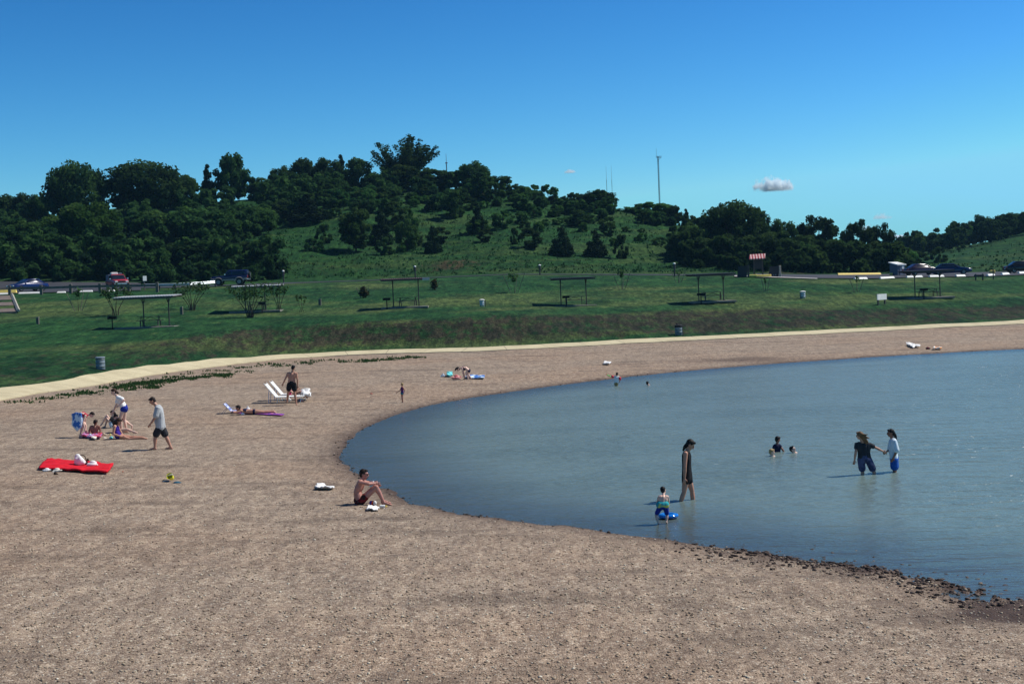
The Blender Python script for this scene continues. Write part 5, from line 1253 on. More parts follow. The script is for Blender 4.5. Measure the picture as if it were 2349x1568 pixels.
pile('yellow_cup', 'small yellow cup left of the woman in the purple swimsuit', 'cup', cA, 945, 908, 36, 40, simple('yellow_plastic', (.80,.74,.03), .35), 25, n=3, base=cA.ground(945, 975))
pile('white_sandals', 'white sandals lying in front of the family group', 'sandals', cA, 835, 1020, 90, 36, cloth_mat('cream_cotton', (.72,.66,.56)), 26)
# low blue beach chair and sunbather's things
def low_chair():
    p = cB.ground(230, 1235); t = thing('beach_chair', 'low folding beach chair with blue and white fabric at the sunbather\'s head', 'chair', p, R(0)); s = cB.scale(p.y); h = 235 / s
    fab = cloth_mat('blue_stripe_fabric', (.10,.14,.50), .8, .1, (.62,.66,.80), 8)
    m = MB(); V = [(.12, -.25, .06), (.12, .25, .06), (-.20, .25, h), (-.20, -.25, h)]; V += [(x-.02, y, z) for x, y, z in V]; m.add(V, [(0,1,2,3), (7,6,5,4), (0,4,5,1), (1,5,6,2), (2,6,7,3), (3,7,4,0)]).build('backrest', fab, t)
    MB().box((.33, 0, .10), (.44, .5, .02)).build('seat', fab, t)
    for sy in (-.27, .27): MB().tube([(.55, sy, 0), (.55, sy, .12), (.12, sy, .07), (-.21, sy, h + .02)], .012, 6).tube([(-.30, sy, 0), (-.10, sy, h*.55), (.25, sy, h*.5)], .011, 6).build('frame', M_chrome, t)
low_chair()
sheet('purple_towel', 'purple patterned beach towel under the sunbathing woman', 'towel', cB, [(300,1245),(420,1205),(1510,1280),(1440,1312)], cloth_mat('purple_pattern_towel', (.11,.05,.34), .9, .1, (.42,.10,.28), 9), .008, .012, 3, 15, n=30)
pile('white_hat', 'round white hat under the blue beach chair by the sunbather\'s elbow', 'hat', cB, 346, 1180, 90, 60, K_white, 27)
def jug():
    p = cB.ground(602, 1245); p = p + Vector((0, .55, 0)); p.z = zt(p.x, p.y); t = thing('water_jug', 'white drinks jug with a spout behind the sunbathing woman', 'jug', p)
    MB().lathe([(.07, 0), (.085, .02), (.085, .16), (.06, .20), (.025, .21), (.02, .27), (.012, .275)], (0, 0, 0), 16).build('jug_body', M_white, t, True); MB().tube([(.08, 0, .17), (.14, 0, .15), (.13, 0, .07), (.08, 0, .05)], .013, 6).build('handle', M_white, t, True)
jug()
pile('striped_cup', 'pale blue and white cup in front of the sunbathing woman', 'cup', cB, 532, 1240, 84, 82, cloth_mat('white_blue_bag', (.72,.76,.78), .7, .1, (.28,.36,.55), 8), 28)
def chaise(x, y, lab, rz=0.0, L_=1.9):
    p = cB.ground(x, y); t = thing('lounge_chair', lab, 'lounge chair', p, rz, 'white lounge chairs on the beach'); z = .27; w = .66
    m = MB()
    for i in range(12): xx = .03 + i * .105; m.box((xx, 0, z), (.085, w, .025), bev=.008)
    m.build('seat', M_white, t)
    m = MB(); a = R(51)
    for i in range(8): d = .05 + i * .095; m.box((-d*math.cos(a), 0, z + d*math.sin(a)), (.085, w, .025), Matrix.Rotation(a, 3, 'Y'), bev=.008)
    m.build('backrest', M_white, t)
    for sy in (-w/2, w/2):
        MB().tube([(1.30, sy, z - .01), (0, sy, z - .01), (-.82*math.cos(a), sy, z + .82*math.sin(a))], .02, 8).build('side_rail', M_white, t)
        for lx in (.10, 1.15): MB().tube([(lx, sy, z), (lx - .05, sy, -.02)], .018, 6).build('leg', M_chrome, t)
        MB().tube([(-.34, sy*.8, .0), (-.30, sy*.8, z + .36)], .014, 6).build('back_support', simple('blue_fitting', (.03,.22,.55), .5), t)
    return t
chaise(1345, 985, 'nearer of the two white lounge chairs, its back leaning left'); chaise(1470, 925, 'farther white lounge chair behind the man in black shorts, with someone on it')
pile('white_bag', 'white bag hanging at the seat of the lounge chairs behind the man\'s legs', 'bag', cB, 1625, 790, 110, 130, K_white, 29, base=cB.ground(1625, 960))
pile('blue_bag', 'blue and red bag under the foot end of the lounge chairs', 'bag', cB, 1905, 925, 100, 80, cloth_mat('blue_red_bag', (.04,.14,.42), .8, .1, (.34,.03,.05), 6), 30)
sheet('white_towel', 'white towel hanging to the ground at the foot end of the lounge chairs', 'towel', cB, [(1945,965),(1985,890),(2095,905),(2090,968)], K_white, .10, .20, 4, 16)
pile('white_visor_hat', 'white cap on the raised foot end of the farther lounge chair', 'cap', cB, 1945, 695, 110, 55, K_white, 31, base=cB.ground(1945, 925) + Vector((0, 0, .42)))
# ------------------------------------------------------------------ people
def skin_mat(name, c):
    if name in _cache: return _cache[name]
    m, nt, N, L, b = newmat(name); p = objpos(nt)
    L.new(ramp(nt, noise(nt, p, 7, 3), [(.3, tuple(x*.86 for x in c)), (.7, tuple(min(1, x*1.1) for x in c))]), b.inputs['Base Color'])
    b.inputs['Roughness'].default_value = .5; b.inputs['Specular IOR Level'].default_value = .35
    try: b.inputs['Subsurface Weight'].default_value = .08; b.inputs['Subsurface Scale'].default_value = .02
    except Exception: pass
    _cache[name] = m; return m
SK_tan = skin_mat('tanned_skin', (.50,.25,.165)); SK_pale = skin_mat('fair_skin', (.74,.48,.37)); SK_dark = skin_mat('brown_skin', (.26,.115,.075)); SK_red = skin_mat('sunburnt_skin', (.46,.21,.16))
def hair_mat(n, c): return cloth_mat(n, c, .6, .35)
H_black = hair_mat('black_hair', (.008,.007,.007)); H_brown = hair_mat('brown_hair', (.045,.022,.012)); H_dk = hair_mat('dark_brown_hair', (.018,.010,.007)); H_blond = hair_mat('blond_hair', (.42,.29,.13)); H_lt = hair_mat('light_brown_hair', (.16,.085,.04))
M_eye = simple('eye_dark', (.01,.008,.008), .3); M_lip = simple('lips', (.28,.07,.06), .5)
def caps(mb, pts, rad, n=10):
    pts = [Vector(p) for p in pts]; mb.tube(pts, rad, n)
    for p, r in ((pts[0], rad[0]), (pts[-1], rad[-1])): mb.ball(p, r, 6)
def lerp(a, b, t): return a * (1 - t) + b * t
class Body: pass
def person(label, crop, anchor, J, face, sc=1.0, skin=SK_tan, hair=None, clothes=(), water=False, vox=.0085, group=None, build=1.0, hairlen=(), up=None, hs=1.0, drop=0.0):
    a = crop.water(*anchor) if water else crop.ground(*anchor)
    B = Body(); B.o = a; B.s = crop.scale(a.y)
    P = {}
    for k, v in J.items():
        dy = v[2] if len(v) > 2 else 0.0; q = crop.at(v[0], v[1], a.y + dy); P[k] = q - a
    # feet rest on the ground they stand on
    if not water:
        for k in list(P):
            if k[0] in 'at' and k[1:] in ('L', 'R'):
                w = P[k] + a; g = zt(w.x, w.y) + (.055 if k[0] == 'a' else .022) * sc
                if w.z < g or (w.z - g) < .07 * sc: P[k].z = g - a.z
    m = MB(); r = sc * build
    sL, sR, hL, hR, pel, nk, hd = P['sL'], P['sR'], P['hL'], P['hR'], P['pel'], P['nk'], P['hd']
    ms = (sL + sR) / 2; mid = P.get('mid', lerp(ms, pel, .52))
    def torso(mb, inf=0.0, top=0.0, bot=1.0):
        for s_, h_ in ((sL, hL), (sR, hR)):
            p0 = lerp(s_, ms, .34); p1 = lerp(lerp(s_, h_, .5), mid, .48) if 'mid' not in P else lerp(mid, s_ - ms + mid, .45); p2 = lerp(h_, pel, .10)
            pts = [p0, lerp(p0, p1, .55), p1, p2]; rad = [(.068*r + inf), (.088*r + inf), (.080*r + inf), (.092*r + inf)]
            if top > 0: pts[0] = lerp(pts[0], pts[1], top)
            if bot < 1: pts = pts[:3] if bot > .4 else [pts[0], pts[1]]; rad = rad[:len(pts)]
            caps(mb, pts, rad)
        pts = [lerp(ms, mid, .22), mid, pel]; rad = [.098*r + inf, .094*r + inf, .105*r + inf]
        if bot < 1: pts = pts[:2]; rad = rad[:2]
        caps(mb, pts, rad)
    torso(m)
    caps(m, [lerp(ms, nk, .2), lerp(nk, hd, .55)], [.058*r, .052*r])
    f = Vector(face).normalized(); u = Vector(up).normalized() if up else (hd - nk); u = (u - f * u.dot(f)); u = u.normalized() if u.length > .01 else Vector((0, 0, 1)); sd = f.cross(u).normalized()
    X = Matrix((sd, f, u)).transposed(); h = sc * hs if sc > .75 else (sc * .62 + .30) * hs
    def hp(x, y, z): return hd + X @ Vector((x*h, y*h, z*h))
    m.ball(hp(0, -.012, .022), (.076*h, .094*h, .096*h), 10, X); m.ball(hp(0, .022, -.045), (.056*h, .066*h, .066*h), 8, X); m.ball(hp(0, .052, -.088), (.024*h, .024*h, .022*h), 6, X)
    caps(m, [hp(0, .088, .012), hp(0, .106, -.026)], [.011*h, .015*h], 6); m.ball(hp(0, .080, .022), (.042*h, .018*h, .012*h), 6, X)
    for s_ in (-1, 1): m.ball(hp(s_*.078, -.012, -.012), (.012*h, .022*h, .032*h), 6, X)
    def arm(s_, e_, w_, side):
        caps(m, [s_, lerp(s_, e_, .45), e_], [.054*r, .046*r, .037*r]); caps(m, [e_, lerp(e_, w_, .35), w_], [.038*r, .040*r, .025*r])
        hdv = P.get('f' + side); d = ((hdv - w_) if hdv else (w_ - e_)); d = d.normalized() if d.length > 0 else Vector((0, 0, -1))
        out = Vector((0, -1, 0)) if abs(d.y) < .8 else Vector((1, 0, 0)); q = d.cross(out).normalized(); nrm = q.cross(d).normalized(); hh = sc
        c = w_ + d * .045 * hh; mm = Matrix((q, nrm, d)).transposed(); m.ball(c, (.036*hh, .016*hh, .050*hh), 7, mm)
        for i, ln in enumerate((.066, .076, .070, .052)):
            b0 = c + d * .036 * hh + q * (i - 1.5) * .0195 * hh; k1 = b0 + d * ln * .5 * hh - nrm * (.006 + .004*i) * hh; k2 = k1 + (d * .75 - nrm * .6).normalized() * ln * .5 * hh
            caps(m, [b0, k1, k2], [.0098*hh, .0092*hh, .0082*hh], 6)
        t0 = w_ + d * .028 * hh - q * .026 * hh; t1 = t0 + (d * .6 - q * .8).normalized() * .034 * hh; t2 = t1 + (d * .9 - q * .25 - nrm*.3).normalized() * .032 * hh; caps(m, [t0, t1, t2], [.013*hh, .0115*hh, .0095*hh], 6)
    for sd_n in ('L', 'R'):
        if 'e' + sd_n in P: arm(P['s' + sd_n], P['e' + sd_n], P['w' + sd_n], sd_n)
        else: m.ball(P['s' + sd_n], .055*r, 6)
    def leg(h_, k_, a_, t_):
        caps(m, [h_, lerp(h_, k_, .5), k_], [.086*r, .072*r, .053*r]); 
        if a_ is None: return
        back = (a_ - k_).cross(Vector((0, 1, 0))); cf = lerp(k_, a_, .33)
        caps(m, [k_, cf, lerp(k_, a_, .7), a_], [.051*r, .057*r, .042*r, .034*r])
        if t_ is None: return
        d = (t_ - a_).normalized(); heel = a_ - d * .035 * sc + Vector((0, 0, -.028*sc)); 
        caps(m, [heel, lerp(a_, t_, .55) + Vector((0, 0, -.010*sc)), t_], [.030*sc, .030*sc, .020*sc]); caps(m, [a_, lerp(a_, t_, .5)], [.034*sc, .030*sc])
        q = d.cross(Vector((0, 0, 1))); q = q.normalized() if q.length > .1 else Vector((1, 0, 0))
        for i in range(5): b0 = t_ + q * (i - 2) * .016 * sc; caps(m, [b0 - d*.02*sc, b0 + d * (.026 - .003*i) * sc], [.013*sc, .010*sc], 6)
    for s_ in ('L', 'R'):
        if 'k' + s_ in P: leg(P['h' + s_], P['k' + s_], P.get('a' + s_), P.get('t' + s_))
        else: m.ball(P['h' + s_], .09*r, 6)
    body = fused('person', m, skin, vox); body.location = a; tag(body, label, 'person', group)
    # face
    e = MB(); [e.ball(hp(s_*.031, .083, .010), .0105*h, 6) for s_ in (-1, 1)]; e.build('eyes', M_eye, body, True)
    e = MB(); e.ball(hp(0, .082, -.054), (.022*h, .010*h, .007*h), 6, X); e.build('mouth', M_lip, body, True)
    if hair:
        hm = MB(); hm.ball(hp(0, -.026, .036), (.087*h, .096*h, .094*h), 9, X); hm.ball(hp(0, -.050, -.015), (.074*h, .060*h, .075*h), 8, X); hm.ball(hp(0, .035, .090), (.06*h, .055*h, .03*h), 7, X)
        for pts in hairlen:
            q = [hp(*p[:3]) if len(p) > 4 else (crop.at(p[0], p[1], a.y + p[2]) - a) for p in pts]; caps(hm, q, [p[3] * h for p in pts], 8)
        fused('hair', hm, hair, max(.011, vox), body, 1)
    B.P = P; B.torso = torso; B.r = r; B.sc = sc; B.body = body; B.hp = hp; B.X = X; B.h = h; B.crop = crop; B.a = a; B.ms = ms; B.mid = mid; B.m = m
    for c in clothes: c(B)
    return B
# clothes, each one fused surface that follows the limbs beneath it
def top(mat, name='shirt', inf=.016, sleeve=.55, sinf=.018, bot=1.0, extra=(), cut=0.0):
    def fn(B):
        m = MB(); B.torso(m, inf * B.sc, cut, bot)
        if sleeve > 0:
            for s_ in 'LR':
                if 'e' + s_ in B.P: s0, e0 = B.P['s'+s_], B.P['e'+s_]; caps(m, [lerp(B.ms, s0, .75), s0, lerp(s0, e0, sleeve)], [.07*B.r, (.058*B.r + sinf*B.sc), (.050*B.r + sinf*B.sc*1.3)])
                else: m.ball(B.P['s'+s_], (.058*B.r + sinf), 6)
        for x, y, dy, rr in extra: m.ball(B.crop.at(x, y, B.a.y + dy) - B.a, rr, 8)
        fused(name, m, mat, .012, B.body, 3)
    return fn
def bottoms(mat, name='shorts', frac=.55, inf=.016, flare=.0, waist=.0):
    def fn(B):
        m = MB(); P = B.P; caps(m, [lerp(P['pel'], B.mid, waist), P['pel']], [.108*B.r + inf*B.sc*.6, .110*B.r + inf*B.sc])
        for s_ in 'LR':
            h0, k0 = P['h'+s_], P.get('k'+s_)
            caps(m, [lerp(P['pel'], h0, .6), h0], [.100*B.r + inf*B.sc, .092*B.r + inf*B.sc])
            if k0 is not None and frac > 0: caps(m, [h0, lerp(h0, k0, frac)], [.090*B.r + inf*B.sc, lerp(.086, .056, frac)*B.r + (inf + flare)*B.sc])
        fused(name, m, mat, .012, B.body, 3)
    return fn
def band(mat, name, t0=.12, t1=.36, inf=.008):
    def fn(B):
        m = MB(); P = B.P
        for s_ in 'LR':
            p0 = lerp(P['s'+s_], B.ms, .40); p1 = lerp(lerp(P['s'+s_], P['h'+s_], .5), B.mid, .48); caps(m, [lerp(p0, p1, t0), lerp(p0, p1, t1 + .2)], [.084*B.r + inf*B.sc, .092*B.r + inf*B.sc])
        caps(m, [lerp(B.ms, B.mid, .45), lerp(B.ms, B.mid, .75)], [.099*B.r + inf*B.sc, .100*B.r + inf*B.sc]); fused(name, m, mat, .012, B.body, 2)
    return fn
def balls(mat, name, pts, vox=.012):
    def fn(B):
        m = MB()
        for x, y, dy, rr in pts: m.ball(B.crop.at(x, y, B.a.y + dy) - B.a, rr, 8)
        fused(name, m, mat, vox, B.body, 2)
    return fn
def glasses(B):
    m = MB(); h = B.h
    for s_ in (-1, 1): m.ball(B.hp(s_*.032, .092, .012), (.026*h, .010*h, .018*h), 8, B.X); m.tube([B.hp(s_*.058, .085, .014), B.hp(s_*.082, -.01, .012)], .005*h, 5)
    m.tube([B.hp(-.01, .098, .016), B.hp(.01, .098, .016)], .005*h, 5); m.build('sunglasses', M_black, B.body, True)
def drape(mat, name, rows, thick=.015):
    """hanging cloth: rows of (x, y, dy) window points"""
    def fn(B):
        n = len(rows); k = len(rows[0]); V = []; 
        for i in range((n-1)*4+1):
            i0 = min(i // 4, n-2); f = i/4 - i0
            for j in range((k-1)*4+1):
                j0 = min(j // 4, k-2); g = j/4 - j0
                p = [(rows[i0][j0][c]*(1-g)+rows[i0][j0+1][c]*g)*(1-f) + (rows[i0+1][j0][c]*(1-g)+rows[i0+1][j0+1][c]*g)*f for c in range(3)]
                V.append(B.crop.at(p[0], p[1], B.a.y + p[2] + .03*math.sin(j*1.5 + i*.3)) - B.a)
        w = (k-1)*4+1; hgt = (n-1)*4+1
        o = mesh_np(name, V, [(i*w+j, (i+1)*w+j, (i+1)*w+j+1, i*w+j+1) for i in range(hgt-1) for j in range(w-1)], mat, B.body, True)
        md = o.modifiers.new('t', 'SOLIDIFY'); md.thickness = thick; md.offset = 0
    return fn
K_grey = cloth_mat('grey_tshirt', (.44,.45,.45)); K_char = cloth_mat('charcoal_shorts', (.030,.030,.034)); K_blk = cloth_mat('black_cloth', (.010,.010,.012)); K_blue = cloth_mat('blue_cloth', (.012,.030,.26)); K_blue2 = cloth_mat('bright_blue_shorts', (.012,.085,.36))
K_ltblue = cloth_mat('pale_blue_shirt', (.60,.70,.76)); K_purple = cloth_mat('purple_swimsuit', (.035,.012,.20)); K_mag = cloth_mat('magenta_swimsuit', (.52,.02,.17)); K_denim = cloth_mat('denim_shorts', (.030,.040,.095), .85, .1, (.075,.085,.17), 9); K_multi = cloth_mat('red_purple_swimsuit', (.34,.02,.05), .7, .1, (.05,.03,.16), 11); K_teal = cloth_mat('teal_cloth', (.01,.20,.24)); K_navy = cloth_mat('navy_swimsuit', (.012,.014,.045)); K_floral = cloth_mat('dark_red_trunks', (.032,.018,.014), .8, .1, (.20,.012,.012), 12)
K_crimson = cloth_mat('crimson_top', (.45,.015,.05)); K_shortsw = cloth_mat('pale_blue_trunks', (.45,.58,.66))
FAM = 'people of the family group on the left gravel'
person('person in a loose grey shirt and dark shorts walking left with bowed head', cA, (1890,1245), dict(hd=(1735,335),nk=(1800,415),sL=(1840,465,-.19),eL=(1792,640,-.25),wL=(1700,765,-.24),sR=(1855,465,.19),eR=(1905,640,.22),wR=(1850,770,.2),mid=(1880,640),pel=(1890,800),hL=(1872,830,-.1),kL=(1790,990,-.12),aL=(1782,1190,-.12),tL=(1690,1220,-.12),hR=(1908,830,.1),kR=(1990,990,.1),aR=(2085,1195,.1),tR=(1990,1245,.1)),
    (-.85,-.1,-.5), 1.0, SK_tan, H_dk, [top(K_grey, 'shirt', .035, .82, .03, 1.0, [(1850,720,0,.135),(1885,770,0,.135)]), bottoms(K_char, 'shorts', .78, .022, .025)], build=1.12)
person('person in a white shirt and blue swim bottoms bending over the seated group', cA, (1190,935), dict(hd=(1010,165),nk=(1070,240),sL=(1095,275,-.16),eL=(1205,320,-.26),wL=(1120,400,-.32),sR=(1105,280,.16),eR=(1062,400,.1),wR=(1012,505,.05),pel=(1200,455),hL=(1195,470,-.09),kL=(1130,665,-.12),aL=(1160,880,-.1),tL=(1085,915,-.1),hR=(1218,475,.09),kR=(1210,685,.1),aR=(1255,895,.1),tR=(1180,925,.1)),
    (-.9,-.15,-.35), 1.0, SK_pale, H_brown, [top(K_white, 'shirt', .026, .6, .03, 1.0), bottoms(K_blue, 'swim_bottoms', .12, .030, 0)], hairlen=[[(0,-.07,-.02,.06,1),(0,-.12,-.09,.04,1)]], up=(-.5,0,.9))
person('child bending right with a blue towel round the hips and a crimson top', cA, (420,1015), dict(hd=(598,592),nk=(515,578),sR=(478,612,-.13),eR=(432,735,-.2),wR=(475,885,-.22),sL=(480,600,.13),eL=(470,740,.15),wL=(492,875,.1),mid=(410,575),pel=(330,612),hR=(345,622,-.08),kR=(425,795,-.1),aR=(372,975,-.1),tR=(432,1005,-.12),hL=(345,622,.08),kL=(480,795,.1),aL=(482,955,.1),tL=(545,980,.1)),
    (.6,-.1,-.8), .82, SK_pale, H_dk, [band(K_crimson, 'swim_top', .0, .5, .012), bottoms(K_shortsw, 'shorts', .5, .015), drape(cloth_mat('blue_white_towel', (.62,.74,.82), .9, .1, (.05,.17,.50), 4), 'towel', [[(215,580,.0),(300,545,-.17),(405,560,-.20)],[(230,690,-.05),(320,670,-.22),(425,690,-.24)],[(222,790,-.1),(300,800,-.25),(420,810,-.26)],[(300,880,-.15),(322,905,-.25),(400,835,-.26)]])], group=FAM, up=(1,0,.3))
person('dark-haired child sitting with bare brown back among the bags', cA, (640,1015), dict(hd=(668,735),nk=(660,785),sL=(578,818,-.02),eL=(548,905,-.08),wL=(600,965,-.16),sR=(735,812,.02),eR=(760,900,.0),wR=(745,985,-.08),pel=(632,968),hL=(592,978,.02),kL=(566,905,.36),aL=(640,985,.55),tL=(620,1000,.7),hR=(682,978,.02),kR=(775,920,.30),aR=(778,985,.45),tR=(815,1000,.45)),
    (.45,.75,-.25), .80, SK_dark, H_dk, [bottoms(cloth_mat('dark_red_cloth', (.22,.012,.02)), 'shorts', .6, .015)], group=FAM)
person('dark-haired child seated facing left with pale knees drawn up at the back of the group', cA, (930,838), dict(hd=(985,562),nk=(992,618),sL=(985,650,-.14),eL=(925,715,-.2),wL=(880,660,-.16),sR=(990,645,.14),eR=(930,700,.2),wR=(885,655,.1),pel=(985,790),hL=(975,800,-.08),kL=(885,612,-.11),aL=(778,775,-.1),tL=(745,805,-.1),hR=(975,800,.08),kR=(905,635,.12),aR=(845,795,.12),tR=(800,815,.12)),
    (-.8,-.3,-.4), .82, SK_pale, H_black, [top(K_char, 'shirt', .014, .5, .016), bottoms(K_shortsw, 'shorts', .3, .016)], hairlen=[[(0,-.08,-.02,.06,1),(0,-.09,-.14,.045,1)]], group=FAM)
person('fair person leaning back with one knee raised behind the purple swimsuit', cA, (1090,935), dict(hd=(1050,645,.1),nk=(1050,705,.1),sR=(1050,735,-.12),eR=(1085,840,-.2),wR=(1040,920,-.2),sL=(1050,730,.2),eL=(1010,830,.3),wL=(1000,915,.3),pel=(1065,888),hR=(1085,890,-.09),kR=(1255,868,-.15),aR=(1395,962,-.25),tR=(1452,975,-.25),hL=(1085,885,.1),kL=(1128,640,.15),aL=(1352,800,.2),tL=(1348,868,.2)),
    (.7,-.5,-.2), .95, SK_pale, H_brown, [top(K_navy, 'swimsuit', .008, 0, 0, 1.0, (), .2), bottoms(K_navy, 'swim_bottoms', 0, .008)], group=FAM)
person('long-haired person in a purple swimsuit sitting with legs stretched to the right', cA, (1150,1045), dict(hd=(1108,722),nk=(1062,790),sR=(1025,818,-.15),eR=(1000,955,-.2),wR=(1165,1008,-.22),sL=(1080,805,.15),eL=(1135,905,.2),wL=(1185,985,.18),mid=(1055,905),pel=(1085,985),hR=(1105,995,-.09),kR=(1315,1050,-.1),aR=(1540,1080,-.1),tR=(1635,1030,-.1),hL=(1112,990,.1),kL=(1335,1015,.12),aL=(1545,1065,.1),tL=(1605,1005,.1)),
    (.75,-.2,-.6), 1.0, SK_tan, H_brown, [top(K_purple, 'swimsuit', .008, 0, 0, 1.0, (), .25), bottoms(K_purple, 'swim_bottoms', 0, .008)], hairlen=[[(0,-.08,0,.07,1),(.02,-.10,-.12,.06,1),(.03,-.06,-.24,.035,1)],[(.05,-.03,-.02,.05,1),(.07,.02,-.16,.03,1)]], group=FAM)
person('bare-backed person in black shorts standing by the white lounge chairs', cB, (1790,1042), dict(hd=(1718,172),nk=(1708,245),sL=(1597,298),eL=(1535,425,-.04),wL=(1482,535,.02),sR=(1792,302),eR=(1818,440,-.03),wR=(1822,585,.03),pel=(1682,535),hL=(1632,560),kL=(1600,750,.15),aL=(1580,955,.35),tL=(1572,975,.55),hR=(1735,560),kR=(1757,770),aR=(1795,1005),tR=(1805,1030,.12)),
    (.2,.9,-.35), 1.0, SK_tan, H_black, [bottoms(K_blk, 'shorts', .52, .026, .02, .15)], build=1.05)
person('person in a magenta swimsuit half hidden on the farther lounge chair', cB, (1620,935), dict(hd=(1650,610),nk=(1645,665),sL=(1640,705,.16),eL=(1740,760,.22),wL=(1830,690,.2),sR=(1640,705,-.16),eR=(1720,770,-.2),wR=(1800,700,-.15),pel=(1625,835),hR=(1645,838,-.09),kR=(1890,725,-.08),aR=(1985,840,-.06),tR=(2040,835,-.06),hL=(1645,838,.09),kL=(1850,760,.1),aL=(2050,850,.1),tL=(2100,820,.1)),
    (.8,-.3,-.3), .92, SK_tan, H_brown, [top(K_mag, 'swimsuit', .008, 0, 0, 1.0, (), .2), bottoms(K_mag, 'swim_bottoms', 0, .008)])
person('sunbathing person lying face down on the purple towel', cB, (800,1268), dict(hd=(425,1115),nk=(492,1150),sL=(500,1180,-.17),eL=(345,1228,-.26),wL=(300,1215,-.05),sR=(520,1160,.17),eR=(370,1205,.26),wR=(310,1200,.05),mid=(640,1190),pel=(800,1198),hL=(800,1195,-.09),kL=(1030,1212,-.10),aL=(1262,1195,-.08),tL=(1340,1275,-.08),hR=(800,1190,.09),kR=(1030,1200,.10),aR=(1265,1185,.08),tR=(1350,1260,.08)),
    (-.95,-.05,-.3), 1.0, SK_tan, H_dk, [band(K_navy, 'bikini_top', .35, .40, .006), bottoms(K_navy, 'bikini_bottoms', 0, .006)], up=(-.1,0,1))
person('small child with blond hair standing in a red and purple swimsuit', cI, (1050,1268), dict(hd=(1030,415),nk=(1042,515),sR=(1000,562,.06),eR=(940,690,.08),wR=(820,765,.08),sL=(1090,562,-.06),eL=(1172,682,-.09),wL=(1135,775,-.09),pel=(1040,805),hR=(1015,840,.05),kR=(1022,1010,.05),aR=(1055,1205,.05),tR=(1000,1245,.05),hL=(1065,840,-.05),kL=(1058,1010,-.04),aL=(1075,1215,-.03),tL=(1012,1258,-.05)),
    (-.6,.5,-.1), .54, SK_tan, H_blond, [top(K_multi, 'swimsuit', .010, 0, 0), bottoms(K_teal, 'swim_bottoms', .05, .010)], vox=.008)
person('person in a dark bikini bending down over the blue towel', cH, (1385,668), dict(hd=(1035,345),nk=(1115,292),sL=(1158,312,-.15),eL=(1182,440,-.16),wL=(1202,540,-.12),sR=(1168,308,.15),eR=(1212,440,.14),wR=(1232,550,.1),mid=(1270,310),pel=(1368,392),hL=(1372,405,-.09),kL=(1288,462,-.12),aL=(1350,622,-.1),tL=(1305,662,-.1),hR=(1375,400,.09),kR=(1322,485,.12),aR=(1450,618,.12),tR=(1425,655,.12)),
    (-.4,-.1,-.9), .95, SK_pale, H_black, [band(K_navy, 'bikini_top', .2, .5, .010), bottoms(K_navy, 'bikini_bottoms', 0, .008)], hairlen=[[(0,-.03,.08,.06,1),(0,.06,.13,.05,1),(0,.13,.13,.03,1)]], up=(-.9,0,.2))
person('bare-chested person in sunglasses sitting with arms folded on raised knees', cC, (1400,1020), dict(hd=(1212,318),nk=(1165,425),sR=(1118,505,-.19),eR=(1318,545,-.22),wR=(1490,525,-.08),fR=(1590,600,-.04),sL=(1190,495,.19),eL=(1350,525,.2),wL=(1490,500,.05),fL=(1560,520,-.12),mid=(1058,730),pel=(1085,925),hR=(1125,955,-.10),kR=(1500,620,-.12),aR=(1678,955,-.12),tR=(1835,1000,-.14),hL=(1135,950,.10),kL=(1475,600,.15),aL=(1662,905,.18),tL=(1815,945,.18)),
    (.97,-.12,-.12), 1.0, SK_red, H_dk, [bottoms(K_floral, 'swim_trunks', .30, .012), glasses, balls(M_white, 'wristwatch', [(1425,492,-.12,.02)], .006)], vox=.0075)
person('person in a black dress wading right with lowered head', cD, (900,1092), dict(hd=(945,222),nk=(905,305),sR=(872,358,-.16),eR=(862,565,-.21),wR=(855,745,-.2),sL=(900,352,.16),eL=(935,560,.2),wL=(905,735,.2),mid=(888,540),pel=(895,725),hR=(878,755,-.09),kR=(848,960,-.1),aR=(765,1200,-.1),tR=(820,1240,-.1),hL=(915,755,.09),kL=(972,940,.1),aL=(1000,1210,.1),tL=(1060,1240,.1)),
    (.8,-.1,-.6), 1.0, SK_tan, H_black, [top(K_blk, 'dress', .012, 0, 0, 1.0, (), .05), bottoms(K_blk, 'skirt', .22, .010, .0), ], water=True, hairlen=[[(0,-.05,0,.060,1),(0,-.075,-.11,.042,1),(0,-.06,-.19,.022,1)],[(-.055,.02,.02,.030,1),(-.055,.05,-.10,.018,1)]], vox=.0075)
person('small child in blue and yellow trunks bending over a swim ring', cD, (460,1465), dict(hd=(522,935,.10),nk=(525,990,.06),sL=(458,1035,.02),eL=(425,1120,.08),wL=(430,1210,.18),sR=(588,1035,.02),eR=(608,1120,.06),wR=(600,1200,.16),pel=(512,1185,-.02),hL=(465,1210),kL=(408,1320,.05),aL=(443,1448,.0),tL=(450,1480,.08),hR=(560,1210),kR=(582,1320,.05),aR=(572,1425,.02),tR=(580,1450,.1)),
    (.5,.8,-.3), .56, SK_pale, H_black, [bottoms(K_blue, 'swim_trunks', .72, .014, .01), balls(cloth_mat('yellow_teal_cloth', (.75,.72,.10), .8, .1, (.02,.32,.36), 5), 'trunks_waist', [(470,1160,0,.085),(510,1165,0,.092),(552,1160,0,.085)])], water=True, vox=.007)
